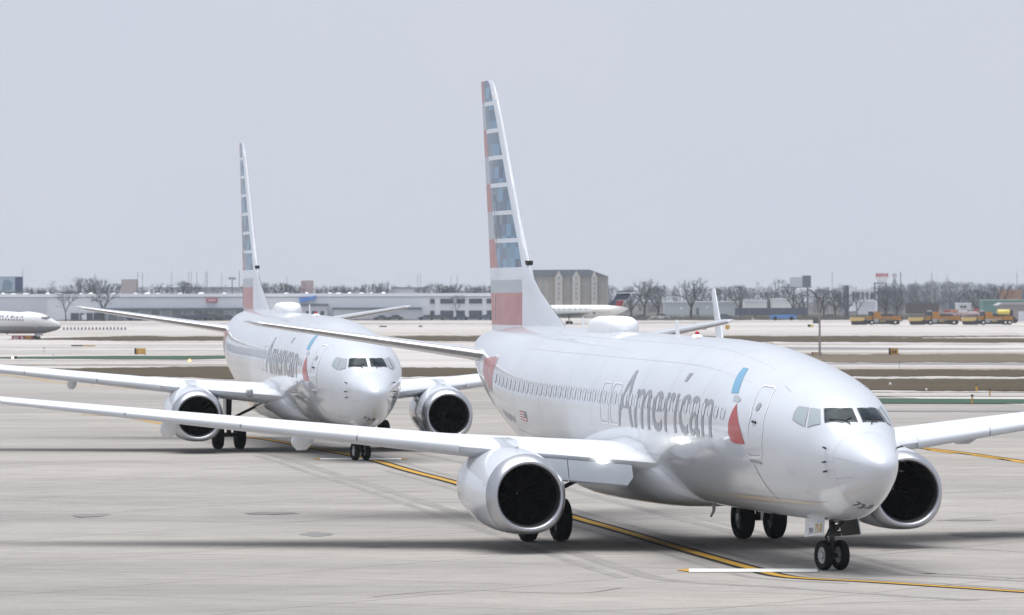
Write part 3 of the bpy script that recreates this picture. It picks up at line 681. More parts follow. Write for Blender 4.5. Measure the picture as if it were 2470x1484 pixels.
def bar(x0, x1, y0, y1, tips):
    a, b, c, d = at(x0*K, y0*K), at(x1*K, y0*K), at(x1*K, y1*K), at(x0*K, y1*K)
    mb = MB(); mb.add([(p.x, p.y, p.z+.016) for p in (a, b, c, d)], [(0, 3, 2, 1)]); tag(mb.build('stop_bar', WHP), kind='structure')
    for s in tips:
        p, q = (a, d) if s < 0 else (b, c); mb = MB(); mb.add([(p.x, p.y, p.z+.016), (q.x, q.y, q.z+.016), ((p.x+q.x)/2+s*.28, (p.y+q.y)/2+.25, p.z+.016)], [(0, 1, 2)]); tag(mb.build('stop_bar_tip', YEL), kind='structure')
bar(1662, 1972, 1373.5, 1381, (-1,)); bar(772, 968, 1106.3, 1109.5, (-1, 1))
TYM = mat('tyre_mark', (.285, .271, .258), .9, spec=.03, noise=.2, nscale=.8); CRK = mat('sealed_crack', (.13, .125, .12), .9, spec=.03)
for off, hw, a_, b_ in ((-2.9, .22, 0, 16), (2.8, .2, 0, 16), (-3.6, .14, 3, 12), (3.5, .15, 6, 16), (.75, .12, 0, 16), (-.8, .1, 4, 14)): strip('tyre_mark', TYM, TL[a_:b_], hw, .0045, off)
for L in ([(900, 1440), (1100, 1425), (1380, 1432), (1500, 1418)], [(2120, 1330), (2260, 1322), (2480, 1333)], [(2050, 1180), (2200, 1190), (2480, 1182)], [(0, 1120), (240, 1114), (420, 1118)]): strip('sealed_crack', CRK, D(L), .022, .005)
strip('slab_joint', TAR, D([(700, 1500), (1340, 1477), (1900, 1460), (2560, 1440)]), .02, .006)
for cx, cy, lx, ly, rot in ((655, 1238, .85, .42, .05), (765, 1289, .45, .5, .0), (1455, 1155, .9, .2, .2), (220, 1243, .55, .5, .2), (2390, 1290, 1.3, .6, -.1), (1240, 1270, .7, .15, 0), (2060, 1135, .6, .2, 0), (900, 1320, .4, .1, .1), (2330, 1255, .8, .2, 0)):
    c = at(cx*K, cy*K); mb = MB(); n = 18
    mb.add([(c.x+lx*math.cos(2*math.pi*k/n)*rnd.uniform(.7, 1.1), c.y+ly*3*math.sin(2*math.pi*k/n)*rnd.uniform(.6, 1.1)+rot*lx*math.cos(2*math.pi*k/n), zg(c.y)+.006) for k in range(n)], [tuple(range(n))])
    tag(mb.build('pavement_stain', TAR), kind='structure')

# ------------------------------------------------------------------ the two jets
jet = make_jet('passenger_jet')
jet2 = copy_tree(jet)
jet.location = (8.249, 115.987, 0); jet.rotation_euler = (0, 0, R(90+13.732))
jet2.location = (-4.816, 187.279, .323); jet2.rotation_euler = (0, 0, R(90+10.281))
tag(jet, 'nearest white twin-engine jet lettered American taxiing with a lit landing light', 'airplane', 'twin-engine jets in flag-tail livery')
tag(jet2, 'white flag-tail jet following behind the wing of the nearest jet', 'airplane', 'twin-engine jets in flag-tail livery')
body = next(c for c in jet.children if c.name.startswith('fuselage'))
skin_text('N358PW', 'registration', GREYT, body, 28.7, 27.1, -22, -15.5, .007, .1)
fl = []
for k in range(7): fl.append((0 if k % 2 == 0 else 1, [(26.35, -9-k*1.0), (25.62, -9-k*1.0), (25.62, -10-k*1.0), (26.35, -10-k*1.0)]))
skin(fl, 'flag', [REDS, OUTL], body, .007, 4, .5); skin([(0, [(25.9, -9), (25.62, -9), (25.62, -13), (25.9, -13)])], 'flag_canton', [GREYT], body, .010, 4, .5)
sw = [c for c in jet.children if c.name.startswith('wing')][0]
lamp = [c for c in sw.children if c.name.startswith('landing_light')][0]
lamp.data = lamp.data.copy(); lamp.data.materials.clear(); lamp.data.materials.append(LAMP)
ll = bpy.data.lights.new('landing_beam', 'SPOT'); ll.energy = 4; ll.spot_size = R(70); ll.spot_blend = .8; ll.shadow_soft_size = .1
lo = bpy.data.objects.new('landing_beam', ll); col.objects.link(lo); lo.parent = lamp; lo.location = (LEX(2.75)-.2, 2.75, LEZ(2.75)+.03); lo.rotation_euler = (0, R(90), R(6))
# the near jet has its inboard Krueger flaps out, hanging under the leading edge
for sg in (1, -1):
    wg = [c for c in jet.children if c.name.startswith('wing')][0 if sg > 0 else 1]
    for y0, y1 in ((2.15, 3.55), (3.57, 4.3)):
        m = MB(); rs = []
        for i, y in enumerate((y0, y0+.12, y1)):
            x, z = LEX(y)-.02, LEZ(y)-.10; d = .30 if (i == 0 and y0 < 3) else .50
            rs.append([(x, sg*y, z), (x-.10, sg*y, z-d*.5), (x-.16, sg*y, z-d), (x-.12, sg*y, z-d-.04), (x-.02, sg*y, z-d*.6), (x+.05, sg*y, z-.05)])
        m.rings(rs); m.build('krueger_flap', SILV, wg, True, 40)

# ------------------------------------------------------------------ other airliners far off
UNI = mat('grey_belly_paint', (.40, .415, .45), .3)
def far_737(loc, rz):
    r = copy_tree(jet2, None, ('airline_name', 'red_tail_mark', 'blue_wing_mark', 'eagle_mark', 'tail_stripe', 'door_lettering', 'nose_number', 'skin_seam', 'cabin_window', 'pitot_probe', 'spiral_mark', 'hinge_stain', 'wiper', 'cockpit_window', 'skin_joint', 'radome_seam', 'access_panel', 'overwing_exit', 'door_sill', 'door_pane'))
    r.location = loc; r.rotation_euler = (0, 0, rz); r.name = 'passenger_jet'; return r
gp = at(105, 829); YU = 940.
uj = far_737((on(149, 792, YU).x, YU, zg(YU)-.05), R(180))
tag(uj, 'distant white and grey airliner lettered UNITED cut by the left edge', 'airplane')
ub = next(c for c in uj.children if c.name.startswith('fuselage'))
FT0, FB0 = FT, FB                              # a somewhat blunter nose than the two near jets show
FT = pchip(_fx, [max(s_[1], t_) for s_, t_ in zip(FS, [2.72, 2.98, 3.14, 3.36, 3.66, 3.86, 4.02, 4.22, 4.48, 4.68, 4.82, 5.0, 5.15, 5.23]+[0]*40)]); FB = pchip(_fx, [max(s_[2], t_) for s_, t_ in zip(FS, [2.6, 2.4, 2.26, 2.08, 1.9, 1.78, 1.7, 1.62, 1.54]+[0]*40)])
m = MB(); m.rings([[fus(x, 2*math.pi*k_/48) for k_ in range(48)] for x in (0, .06, .2, .5, .75, 1, 1.4, 1.7, 2, 2.4, 2.8, 3.2, 4, 5, 6, 7.5, 9, 12, 16, 20, 25, 27, 29, 31, 33, 35, 36.5, 37.6, 38)])
nb_ = m.build('hull', WHITE, None, True, 80); ub.data = nb_.data; bpy.data.objects.remove(nb_)
for P in ([(2.55, 60), (2.2, 84), (1.8, 84), (2.15, 48)], [(3.0, 46), (2.6, 57), (2.2, 45), (2.6, 32)], [(3.5, 44), (3.05, 45), (2.7, 31), (3.3, 30)]): skin([(0, P)], 'cockpit_window', [RIM], ub, .02, 5, .3)
ub.data.materials.clear(); ub.data.materials.append(mat('white_airliner', (.80, .80, .81), .3)); ub.data.materials.append(UNI)
for p in ub.data.polygons: p.material_index = 1 if p.center.z < 2.62+.013*(p.center.x-18.5) else 0
NAVY = mat('navy_lettering', (.06, .07, .14), .4)
for c in list(uj.children):
    if c.name.startswith('tail_fin'):
        c.data = c.data.copy(); c.data.materials.clear()
        for q in (UNI, NAVY, NAVY, NAVY): c.data.materials.append(q)
# rz=180 turns the starboard side (y+) to the camera
skin_text('UNITED', 'airline_name', NAVY, ub, 13.2, 6.6, 22, 40, .012, .25, .012)
for k in range(28): skin([(0, rrect(6.7+.508*k-.12, 6.7+.508*k+.12, 4, 16, .05, 1))], 'cabin_window', [RIM], ub, .012, 12, .5)

FT, FB = FT0, FB0
def delta_jet():
    Y = at(1400, 792).y; k = Y/FPX/1.012146; base = Vector((on(1335, 790, Y).x, Y, zg(Y)))
    r = empty('passenger_jet', base); tag(r, 'small distant white jet with red and blue T-tail seen past the tail fin', 'airplane')
    CW = mat('ivory_paint', (.78, .79, .76), .3)
    def X(px): return (px-1335)*k
    def Z(py): return (793-py)*k
    m = MB(); rs = []
    zc, rr = Z(761), 1.72
    for px, f, dz in ((1203, .05, -.3), (1208, .5, -.2), (1220, .85, 0), (1240, 1, 0), (1460, 1, 0), (1485, .92, .1), (1505, .72, .3), (1520, .45, .55), (1533, .12, .7)):
        rs.append([(X(px), math.cos(a)*rr*f, zc+dz+math.sin(a)*rr*f*1.05) for a in [2*math.pi*q/20 for q in range(20)]])
    m.rings(rs); m.build('fuselage', CW, r, True, 70)
    m = MB(); m.cm = 0
    tail = [(1484, 747), (1497, 731), (1503, 725), (1520, 725), (1536, 727), (1530, 737), (1525, 747), (1515, 752)]
    def quad(a, b, c, d, cm):
        m.cm = cm; m.prism([(X(a[0]), Z(a[1])), (X(b[0]), Z(b[1])), (X(c[0]), Z(c[1])), (X(d[0]), Z(d[1]))], -.18, .18, 'y')
    quad((1484, 748), (1496, 735), (1508, 735), (1498, 750), 0)
    quad((1498.2, 750), (1508.2, 735), (1524, 733), (1518, 751), 1)
    quad((1503, 725), (1496.5, 734.8), (1534, 732), (1540, 713), 0)
    quad((1502, 724.8), (1510, 712), (1541, 712), (1539, 722), 2)
    m.build('tail_fin', [mat('tail_blue', (.012, .03, .08), .3), mat('tail_red', (.28, .018, .04), .3), mat('tail_teal', (.02, .045, .08), .3)], r)
    m = MB(); z = Z(717); m.rings([[(X(1508), 0, z-.12), (X(1545), 0, z-.1), (X(1545), 0, z+.1), (X(1508), 0, z+.12)], [(X(1535), -5.4, z+.05), (X(1565), -5.4, z+.06), (X(1565), -5.4, z+.14), (X(1535), -5.4, z+.16)]]); m.rings([[(X(1508), 0, z-.12), (X(1545), 0, z-.1), (X(1545), 0, z+.1), (X(1508), 0, z+.12)], [(X(1535), 5.4, z+.05), (X(1565), 5.4, z+.06), (X(1565), 5.4, z+.14), (X(1535), 5.4, z+.16)]]); m.build('tailplane', CW, r)
    for s in (-1, 1):
        m = MB(); m.lathe([(X(1445), .55), (X(1450), .68), (X(1475), .72), (X(1492), .5)], (0, s*2.5, zc+.35), 'x', 16, (True, True)); m.build('engine', CW, r, True)
        m = MB(); m.rings([[(X(1300), s*1.5, zc-1.3), (X(1420), s*1.5, zc-1.3), (X(1420), s*1.5, zc-1.05), (X(1300), s*1.5, zc-.95)], [(X(1410), s*14, zc-.5), (X(1440), s*14, zc-.5), (X(1440), s*14, zc-.4), (X(1410), s*14, zc-.38)]]); m.build('wing', mat('wing_grey', (.20, .21, .23), .4), r)
        m = MB()
        for dx in (0, 1.1): m.lathe([(-.16, .001), (-.16, .5), (.16, .5), (.16, .001)], (X(1385)+dx, s*2.5, .5), 'y', 14)
        m.tube([(X(1385)+.5, s*2.5, .5), (X(1385)+.5, s*2.3, zc-1.2)], .14, 6); m.build('main_gear', TYRE, r, True, 30)
    for q in range(16):
        m = MB(); x = X(1235+q*13); m.box((x-.14, -1.74, zc+.42), (x+.14, -1.60, zc+.76)); m.build('cabin_window', mat('far_pane', (.18, .2, .23), .2), r)
    m = MB(); m.box((X(1448), -1.80, zc-.9), (X(1453), -1.6, zc+1.0)); m.build('aft_door', mat('door_grey', (.14, .15, .17), .5), r)  # aft door in one dark grey
delta_jet()
# ------------------------------------------------------------------ far side of the airfield
def mpp(Y): return Y/FPX/1.012146             # metres per photograph pixel at distance Y
YW = at(600, 783).y
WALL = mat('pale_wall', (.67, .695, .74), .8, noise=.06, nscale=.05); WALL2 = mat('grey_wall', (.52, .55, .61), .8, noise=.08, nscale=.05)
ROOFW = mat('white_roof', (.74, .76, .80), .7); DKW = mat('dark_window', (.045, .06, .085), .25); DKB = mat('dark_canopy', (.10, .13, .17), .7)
REDSIGN = mat('red_sign', (.38, .05, .08), .6); BLUSIGN = mat('blue_sign', (.10, .24, .62), .6); PINKM = mat('pale_print', (.62, .42, .45), .6)
BARK = mat('bare_bark', (.055, .05, .05), .9, noise=.3, nscale=2); TWIG = mat('hazed_twigs', (.060, .062, .080), .9)  # twigs tinted blue, the haze painted into their colour
POLE = mat('pole_grey', (.30, .32, .35), .6); DPOLE = mat('dark_pole', (.10, .11, .13), .6)
TAN = mat('tan_stone', (.36, .34, .32), .85, noise=.1, nscale=.2); TANL = mat('pale_stone', (.47, .46, .44), .85); SLATE = mat('slate_roof', (.14, .16, .19), .8)
BROWN = mat('brown_steel', (.10, .075, .075), .7); NAVYC = mat('navy_steel', (.06, .075, .12), .6); TEAL = mat('teal_steel', (.10, .20, .19), .7)
ORNG = mat('orange_paint', (.38, .165, .018), .5, noise=.15, nscale=1); YELW = mat('yellow_paint', (.60, .50, .10), .5); BLKP = mat('black_steel', (.02, .02, .022), .6)
PALEY = mat('pale_yellow_paint', (.56, .40, .15), .5, noise=.15, nscale=1); GLD = mat('cab_glass', (.05, .07, .09), .15); WHT = mat('white_vehicle', (.62, .64, .66), .4)
SIGNY = mat('sign_yellow', (.50, .30, .06), .6); WHM = mat('white_mark', (.7, .7, .7), .6)
def thing(name, label, cat, loc, group=None): return tag(empty(name, loc), label, cat, group)
def place(px, Y): return Vector((on(px, 750, Y).x, Y, zg(Y)))
class Site:                                   # local frame of a far thing: photograph pixels to metres
    def __init__(s, name, label, cat, px, Y, group=None):
        s.px, s.Y, s.k = px, Y, mpp(Y); s.base = place(px, Y); s.o = thing(name, label, cat, s.base, group)
    def X(s, px): return (px-s.px)*s.k
    def Z(s, py): return on(s.px, py, s.Y).z-s.base.z
    def box(s, name, m, x0, x1, y0, y1, d0=0., d1=.3, parent=None):   # photograph rectangle x0..x1, y0 (top)..y1; depth d0..d1 behind the front
        mb = MB(); z1, z0 = s.Z(y0), s.Z(y1)
        if y1 is None: z0 = 0
        mb.box((s.X(x0), d0, max(z0, 0)), (s.X(x1), d1, z1)); return mb.build(name, m, parent or s.o)
    def prism(s, name, m, pts, d0, d1, parent=None):
        mb = MB(); mb.prism([(s.X(p[0]), max(0, s.Z(p[1]))) for p in pts], d0, d1, 'y'); return mb.build(name, m, parent or s.o)
mb = MB(); mb.rings([[(x, y, zg(y)+.06) for x in (-4000, 0, 4000)] for y in (at(1500, 770).y-4, 2600, 8500)], False, (False, False)); tag(mb.build('town_ground', mat('town_ground', (.13, .125, .12), .95, spec=.05, noise=.4, nscale=.03)), kind='structure')
# --- the long warehouse
W = Site('warehouse', 'long low pale warehouse with white roof vents behind the taxiways', 'building', 560, YW)
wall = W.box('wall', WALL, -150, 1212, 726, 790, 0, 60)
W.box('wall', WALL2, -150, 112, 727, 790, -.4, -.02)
W.box('parapet', ROOFW, -150, 1214, 717, 725, -.3, 60.3); W.box('cornice', DKB, -150, 1213, 725, 726.3, -.15, 60.1)  # the dark strip paints the shade line under the parapet
for i, px in enumerate((2, 28, 58, 112, 140, 193, 217, 275, 327, 356, 382, 436, 488, 545, 697, 747, 804, 825, 852, 881, 905, 935)):
    h = 2.2 if i % 3 else 3.4; k = W.k; mb = MB(); x = W.X(px); z = W.Z(717)-.02; r = (4+(i*7 % 5))*k
    mb.rings([[(x-r, 6, z), (x+r, 6, z), (x+r, 10, z), (x-r, 10, z)], [(x-r*.55, 6.6, z+h*k*.8), (x+r*.55, 6.6, z+h*k*.8), (x+r*.55, 9.4, z+h*k*.8), (x-r*.55, 9.4, z+h*k*.8)], [(x-r*.2, 7.4, z+h*k), (x+r*.2, 7.4, z+h*k), (x+r*.2, 8.6, z+h*k), (x-r*.2, 8.6, z+h*k)]]); mb.build('roof_vent', ROOFW, W.o)
W.box('canopy', DKB, 232, 603, 752, 757.5, -3.5, -.05)
for px in range(240, 600, 26):
    W.box('bay_door', mat('bay_grey', (.30, .34, .38), .7) if px % 4 else WALL2, px, px+19, 758, 790, -.35, -.03); W.box('bay_post', WALL, px+20.5, px+24.5, 757.5, 790, -.8, -.02)  # every second bay door in a darker grey
W.box('office_wall', WALL2, 815, 1028, 757, 790, -4, -.05); W.box('office_roof', DKB, 812, 1030, 752, 756.8, -4.6, -.05)
W.box('entrance', WALL2, 738, 800, 748, 790, -3, -.05); W.box('entrance_awning', DKB, 735, 802, 742.5, 747.8, -4, -.05)
for a, b in ((748, 757), (762, 775), (783, 792)): W.box('doorway', DKW, a, b, 760, 772, -3.2, -2.99)
for a, b in ((1050, 1061), (1075, 1107), (1115, 1135), (1145, 1177), (1188, 1203)):
    f = W.box('window', DKW, a, b, 731, 742.5, -.2, -.02); W.box('sill', WALL2, a-1, b+1, 742.7, 743.8, -.35, -.02, f)
    W.box('window', DKW, a, b, 759.5, 780, -.2, -.02)
for a, b in ((173, 193), (196, 205), (211, 226), (229, 255)): W.box('shutter', DKW, a, b, 764, 790, -.5, -.42)
W.box('wall_panel', ROOFW, 200, 212, 768, 780, -.9, -.55)
s = W.box('red_wall_sign', REDSIGN, 504, 530, 728.5, 738.5, -.8, -.05); W.box('sign_print', PINKM, 508, 527, 730.5, 736, -.9, -.82, s)
W.prism('blue_wall_sign', BLUSIGN, [(730, 728), (748, 726.5), (772, 722.5), (772, 730), (748, 736), (733, 740)], -.8, -.05)
# --- billboards and hotel
B = Site('billboard', 'large blue and white billboard on the roofline at the far left', 'billboard', 30, YW+90)
B.box('panel', mat('billboard_pale', (.34, .42, .50), .6), -60, 36.5, 677, 712, 0, .6); B.box('panel', mat('billboard_navy', (.03, .06, .13), .6), 36.8, 56, 677, 712, 0, .6); B.box('frame', DPOLE, -60, 57, 712.2, 716, -.2, .9); B.box('frame', POLE, -60, 57, 675, 676.8, -.2, .9)
B.prism('print', mat('billboard_grey', (.16, .23, .30), .6), [(4, 710), (8, 686), (14, 682), (22, 684), (30, 690), (29, 708)], -.12, -.03)
for px in (0, 52): B.box('leg', DPOLE, px, px+3, 716, 790, .2, .7)
B2 = Site('billboard', 'grey billboard with a dark end panel on a steel frame above bare trees', 'billboard', 1940, YW+60)
B2.box('panel', mat('billboard_blank', (.47, .52, .56), .7), 1928, 1958.5, 677, 699, 0, .5); B2.box('panel', mat('billboard_slate', (.12, .15, .19), .7), 1959, 1980, 673, 700, -.2, .5)
B2.box('catwalk', DPOLE, 1902, 1982, 700.3, 702.6, -.6, .8)
for px in (1936, 1970): B2.box('leg', DPOLE, px, px+3, 702.6, 790, .1, .5)
B3 = Site('billboard', 'white billboard with red lettering on tall frame at right', 'billboard', 2154, YW+60)
p = B3.box('panel', WHM, 2137, 2169.5, 666.5, 681.5, 0, .5)
for i, (a, b) in enumerate(((2139, 2144), (2145.5, 2150), (2151.5, 2156), (2158, 2162), (2163.5, 2168))): B3.box('red_letter', mat('billboard_red', (.48, .14, .18), .6), a, b, 668, 675.5, -.12, -.03, p)
B3.box('apron', WALL, 2142, 2165, 682, 690, .1, .5); B3.box('frame', DPOLE, 2134, 2158, 690.3, 693, -.2, .6)
for px in (2134, 2162): B3.box('leg', DPOLE, px, px+3, 690, 790, .2, .6)
S4 = Site('roundel_sign', 'rounded pale sign on a flared post beside red billboard', 'sign', 2184, YW+60)
mb = MB(); mb.lathe([(-.2, .001), (-.2, 6*S4.k), (.2, 6*S4.k), (.2, .001)], (0, 0, S4.Z(673)), 'y', 20); mb.build('panel', mat('roundel_face', (.50, .46, .48), .6), S4.o, True, 30)
S4.prism('post', POLE, [(2181, 680), (2187, 680), (2189, 690), (2194, 697), (2174, 697), (2179, 690)], -.3, .3); S4.box('leg', DPOLE, 2182, 2186, 697.1, 790, -.2, .2)
H_ = Site('hotel', 'tall tan hotel with slate roof and three gabled bays', 'building', 1390, YW+160)
H_.box('wall', TAN, 1270, 1485, 676, 800, 0, 22)
H_.prism('roof', SLATE, [(1265, 676), (1262, 676), (1275, 659), (1440, 658.5), (1487, 676)], -.6, 22.5)
for px, w_ in ((1364, 9), (1407, 9.5), (1451, 7)):
    H_.prism('gabled_bay', TANL, [(px-w_, 800), (px-w_, 677), (px, 660.5), (px+w_, 677), (px+w_, 800)], -1.4, -.65)
    for y in (676, 690, 702, 714, 726): H_.box('window', mat('hotel_pane', (.25, .28, .31), .4), px-2.5, px+2.5, y, y+6, -1.55, -1.42)
for px in (1310, 1326, 1342, 1383, 1390, 1426, 1434, 1466, 1476):
    for y in (684, 697, 709, 721): H_.box('window', mat('hotel_pane', (.25, .28, .31), .4), px-2.2, px+2.2, y, y+6.5, -.15, -.02)
# --- smaller buildings and yards
def shed(name, label, px0, px1, y0, y1, m, Y, cat='building', roof=None, depth=14, parts=()):
    s = Site(name, label, cat, (px0+px1)/2, Y); s.box('wall', m, px0, px1, y0, y1, 0, depth)
    if roof: s.box('roof', roof, px0-1, px1+1, y0-2.2, y0-.05, -.5, depth+.5)
    for nm, mm, a, b, c, d in parts: s.box(nm, mm, a, b, c, d, -.25, -.03)
    return s
shed('stair_block', 'small beige block rising above the warehouse roof at left', 296, 331, 682, 800, mat('beige_wall', (.36, .33, .33), .8), YW+100)
shed('office_block', 'wide hazy grey office block behind the warehouse', 382, 605, 704, 800, WALL2, YW+180, roof=DKB, parts=[('window_band', mat('hazy_band', (.30, .33, .37), .5), 395, 590, 708, 711)])
shed('office_block', 'flat hazy building behind the warehouse right of centre', 960, 1045, 704, 800, WALL2, YW+170, roof=DKB)
shed('rooftop_house', 'pinkish block among bare trees above the warehouse', 735, 762, 685, 800, mat('pink_wall', (.38, .30, .31), .8), YW+200)
shed('white_depot', 'long low white depot behind two big bare trees', 1622, 1805, 738, 800, mat('depot_wall', (.42, .46, .48), .8), YW+10, roof=ROOFW, parts=[('door', DKB, 1700, 1706, 752, 768), ('lamp', WHM, 1660, 1666, 750, 756), ('lamp', WHM, 1724, 1729, 748, 753)])
shed('trailer', 'white box trailer above the dark container wall', 1818, 1872, 734, 770, WHT, YW+25, 'trailer', ROOFW)
shed('trailer', 'second white trailer with rounded end left of the tall street lamp', 1886, 1934, 731, 770, WHT, YW+25, 'trailer', ROOFW)
shed('container_wall', 'row of dark steel containers in front of white trailers', 1795, 1970, 752, 770, NAVYC, YW-20, 'container', None, 3, [('container_door', DKB, 1800+i*28, 1802+i*28, 752.5, 768) for i in range(6)])
shed('columned_building', 'white columned building under the red billboard', 2078, 2142, 708, 760, WALL, YW+80, roof=ROOFW, parts=[('column_gap', DKB, 2082+i*11, 2087+i*11, 713, 732) for i in range(5)])
shed('grey_store', 'plain grey store with a white cornice left of the first plow', 2096, 2138, 736, 768, WALL2, YW+30, roof=ROOFW)
shed('brown_containers', 'low brown containers behind the first two snow plows', 2212, 2292, 740, 766, BROWN, YW-30, 'container', None, 3, [('container_rib', NAVYC, 2216+i*11, 2217.5+i*11, 741, 764) for i in range(7)])
shed('dark_tower', 'narrow dark blue tower among the trees', 2064, 2073, 697, 790, NAVYC, YW+40, 'tower')
shed('white_hut', 'small white hut with dark windows above the red barriers', 2340, 2371, 742, 756, WHT, YW-20, roof=ROOFW, parts=[('window', DKW, 2345, 2350, 747, 752), ('window', DKW, 2352, 2359, 747, 752)])
shed('grey_block', 'flat grey block left of the white hut', 2316, 2338, 739, 756, DKB, YW-5)
shed('teal_roof_hall', 'long hall with a pale green roof at the right edge', 2400, 2520, 734, 790, TEAL, YW+40, roof=mat('pale_green_roof', (.28, .45, .40), .6))
shed('orange_roof_house', 'building with a faded orange roof at right', 2446, 2494, 708, 760, mat('orange_roof', (.42, .24, .16), .8), YW+140)
hg = Site('field_shed', 'grey steel shed with dark eave at the right edge', 'shed', 2480, at(2480, 786).y+25)
hg.box('wall', mat('shed_grey', (.30, .28, .29), .8), 2443, 2560, 744, 800, 0, 15); hg.prism('roof', mat('shed_roof', (.34, .35, .36), .7), [(2434, 746), (2446, 739), (2570, 738), (2570, 743.8), (2446, 743.8)], -1, 15); hg.box('door', WALL, 2486, 2520, 760, 800, -.3, -.03)
rb = Site('barrier_stack', 'red and white barriers stacked behind the middle snow plow', 'barrier', 2345, at(2345, 780).y+30)
for i, (a, b, c, d, mm) in enumerate(((2305, 2318, 757, 763, REDSIGN), (2320, 2338, 756, 762, mat('orange_barrier', (.55, .25, .12), .6)), (2340, 2362, 757, 763, WHM), (2376, 2390, 754, 760, REDSIGN), (2300, 2345, 764, 768, PINKM), (2347, 2392, 764, 768, PINKM), (2312, 2360, 769, 774, PINKM), (2362, 2385, 761, 763.6, WHM))): rb.box('barrier', mm, a, b, c, d, -.2*i, -.2*i+.15)
# --- poles and masts
def pole(px, y0, Y, wpx, label, m=POLE, name='mast', head=None):
    s = Site(name, label, 'pole', px, Y, None); k = s.k; mb = MB(); h = s.Z(y0)
    mb.tube([(0, 0, 0), (0, 0, h*.5), (0, 0, h)], [wpx*k*.65, wpx*k*.55, wpx*k*.4], 6); mb.build('shaft', m, s.o, True)
    if head: head(s, h, k)
    else:
        mb = MB(); mb.box((-wpx*k*.9, -.1, h*.93), (wpx*k*.9, .1, h*.935)); mb.build('crossarm', m, s.o)
    return s
PD = [(55, 656, 1.6, 'thin mast rising beside the blue billboard'), (232, 668, 2, 'tall pole inside the bare trees at left'), (336.5, 664, 1.6, 'left of two slim masts right of the beige block'), (348, 664, 1.8, 'right of two slim masts right of the beige block'), (419.5, 664, 1.6, 'lone pale mast above the office block'), (461, 664, 1.5, 'first mast of the trio in the bare scrub'), (467, 663, 1.5, 'middle mast of the trio in the bare scrub'), (480.5, 664, 1.6, 'right mast of the trio in the bare scrub'), (501, 663, 1.4, 'thin half of the paired masts left of the panel tower'), (505.5, 662, 2.4, 'thick half of the paired masts left of the panel tower'), (541.5, 667, 1.4, 'faint mast just left of the panel tower'), (584.5, 661, 2.4, 'dark mast touching the rear jet tail fin'), (701, 674, 1.8, 'stub mast in the scrub right of the rear tail fin'), (1020, 668, 1.5, 'left leg mast of a faint pair above the warehouse'), (1027, 667, 1.5, 'right leg mast of a faint pair above the warehouse'), (1101, 676, 1.3, 'thin mast above the two-storey windows'), (1116, 672, 1.3, 'thin mast next to the near jet tail'), (2032, 663, 1.6, 'pale mast between the two right billboards'), (2275, 664, 1.8, 'pale mast over the woods left of the plows end'), (2313.5, 671, 1.3, 'short faint mast over the woods'), (2483, 664, 1.6, 'rightmost pale mast over the woods')]
for px, y0, wp, lb in PD: pole(px, y0, YW+130, wp, lb)
pole(2199, 664, YW+50, 2.6, 'short dark mast right of the roundel sign', DPOLE)
def panels(s, h, k):
    for i, a in enumerate((-7, -3.5, 3.5, 7)):
        mb = MB(); mb.box(((a-1.2)*k, -.2, h-7*k), ((a+1.2)*k, .2, h-1*k)); mb.build('antenna_panel', DPOLE, s.o)
    mb = MB(); mb.box((-9*k, -.15, h-4.5*k), (9*k, .15, h-3.8*k)); mb.build('crossarm', DPOLE, s.o)
pole(567, 676, YW+70, 2.6, 'cell tower with a ring of antenna panels', DPOLE, 'panel_tower', panels)
# tall street lamp beyond the near jet
sl_ = at(2001, 872); s = Site('street_lamp', 'tall grey lamp post with two curved arms above the near jet nose', 'lamp', 2001, sl_.y); k = s.k; h = s.Z(731)
mb = MB(); mb.tube([(0, 0, 0), (0, 0, h*.5), (0, 0, h)], [.14, .11, .08], 8); mb.build('post', mat('lamp_post', (.30, .28, .28), .6), s.o, True)
mb = MB(); mb.tube([(0, 0, h-.05), (s.X(1996), 0, s.Z(726)), (s.X(1988), 0, s.Z(717)), (s.X(1980), 0, s.Z(709)), (s.X(1973), 0, s.Z(707))], [.10, .10, .09, .08, .07], 6); mb.build('arm', DPOLE, s.o, True)
mb = MB(); mb.tube([(0, 0, h-.05), (s.X(2006), 0, s.Z(727)), (s.X(2010), 0, s.Z(734)), (s.X(2008), 0, s.Z(746)), (s.X(2004), 0, s.Z(757)), (s.X(2004), 0, s.Z(764))], [.10, .10, .09, .08, .07, .07], 6); mb.build('arm', DPOLE, s.o, True)
mb = MB(); mb.lathe([(-.06, .001), (-.05, .09), (.05, .09), (.08, .001)], (0, 0, h+.05), 'z', 10); mb.build('red_lamp', REDL, s.o, True)
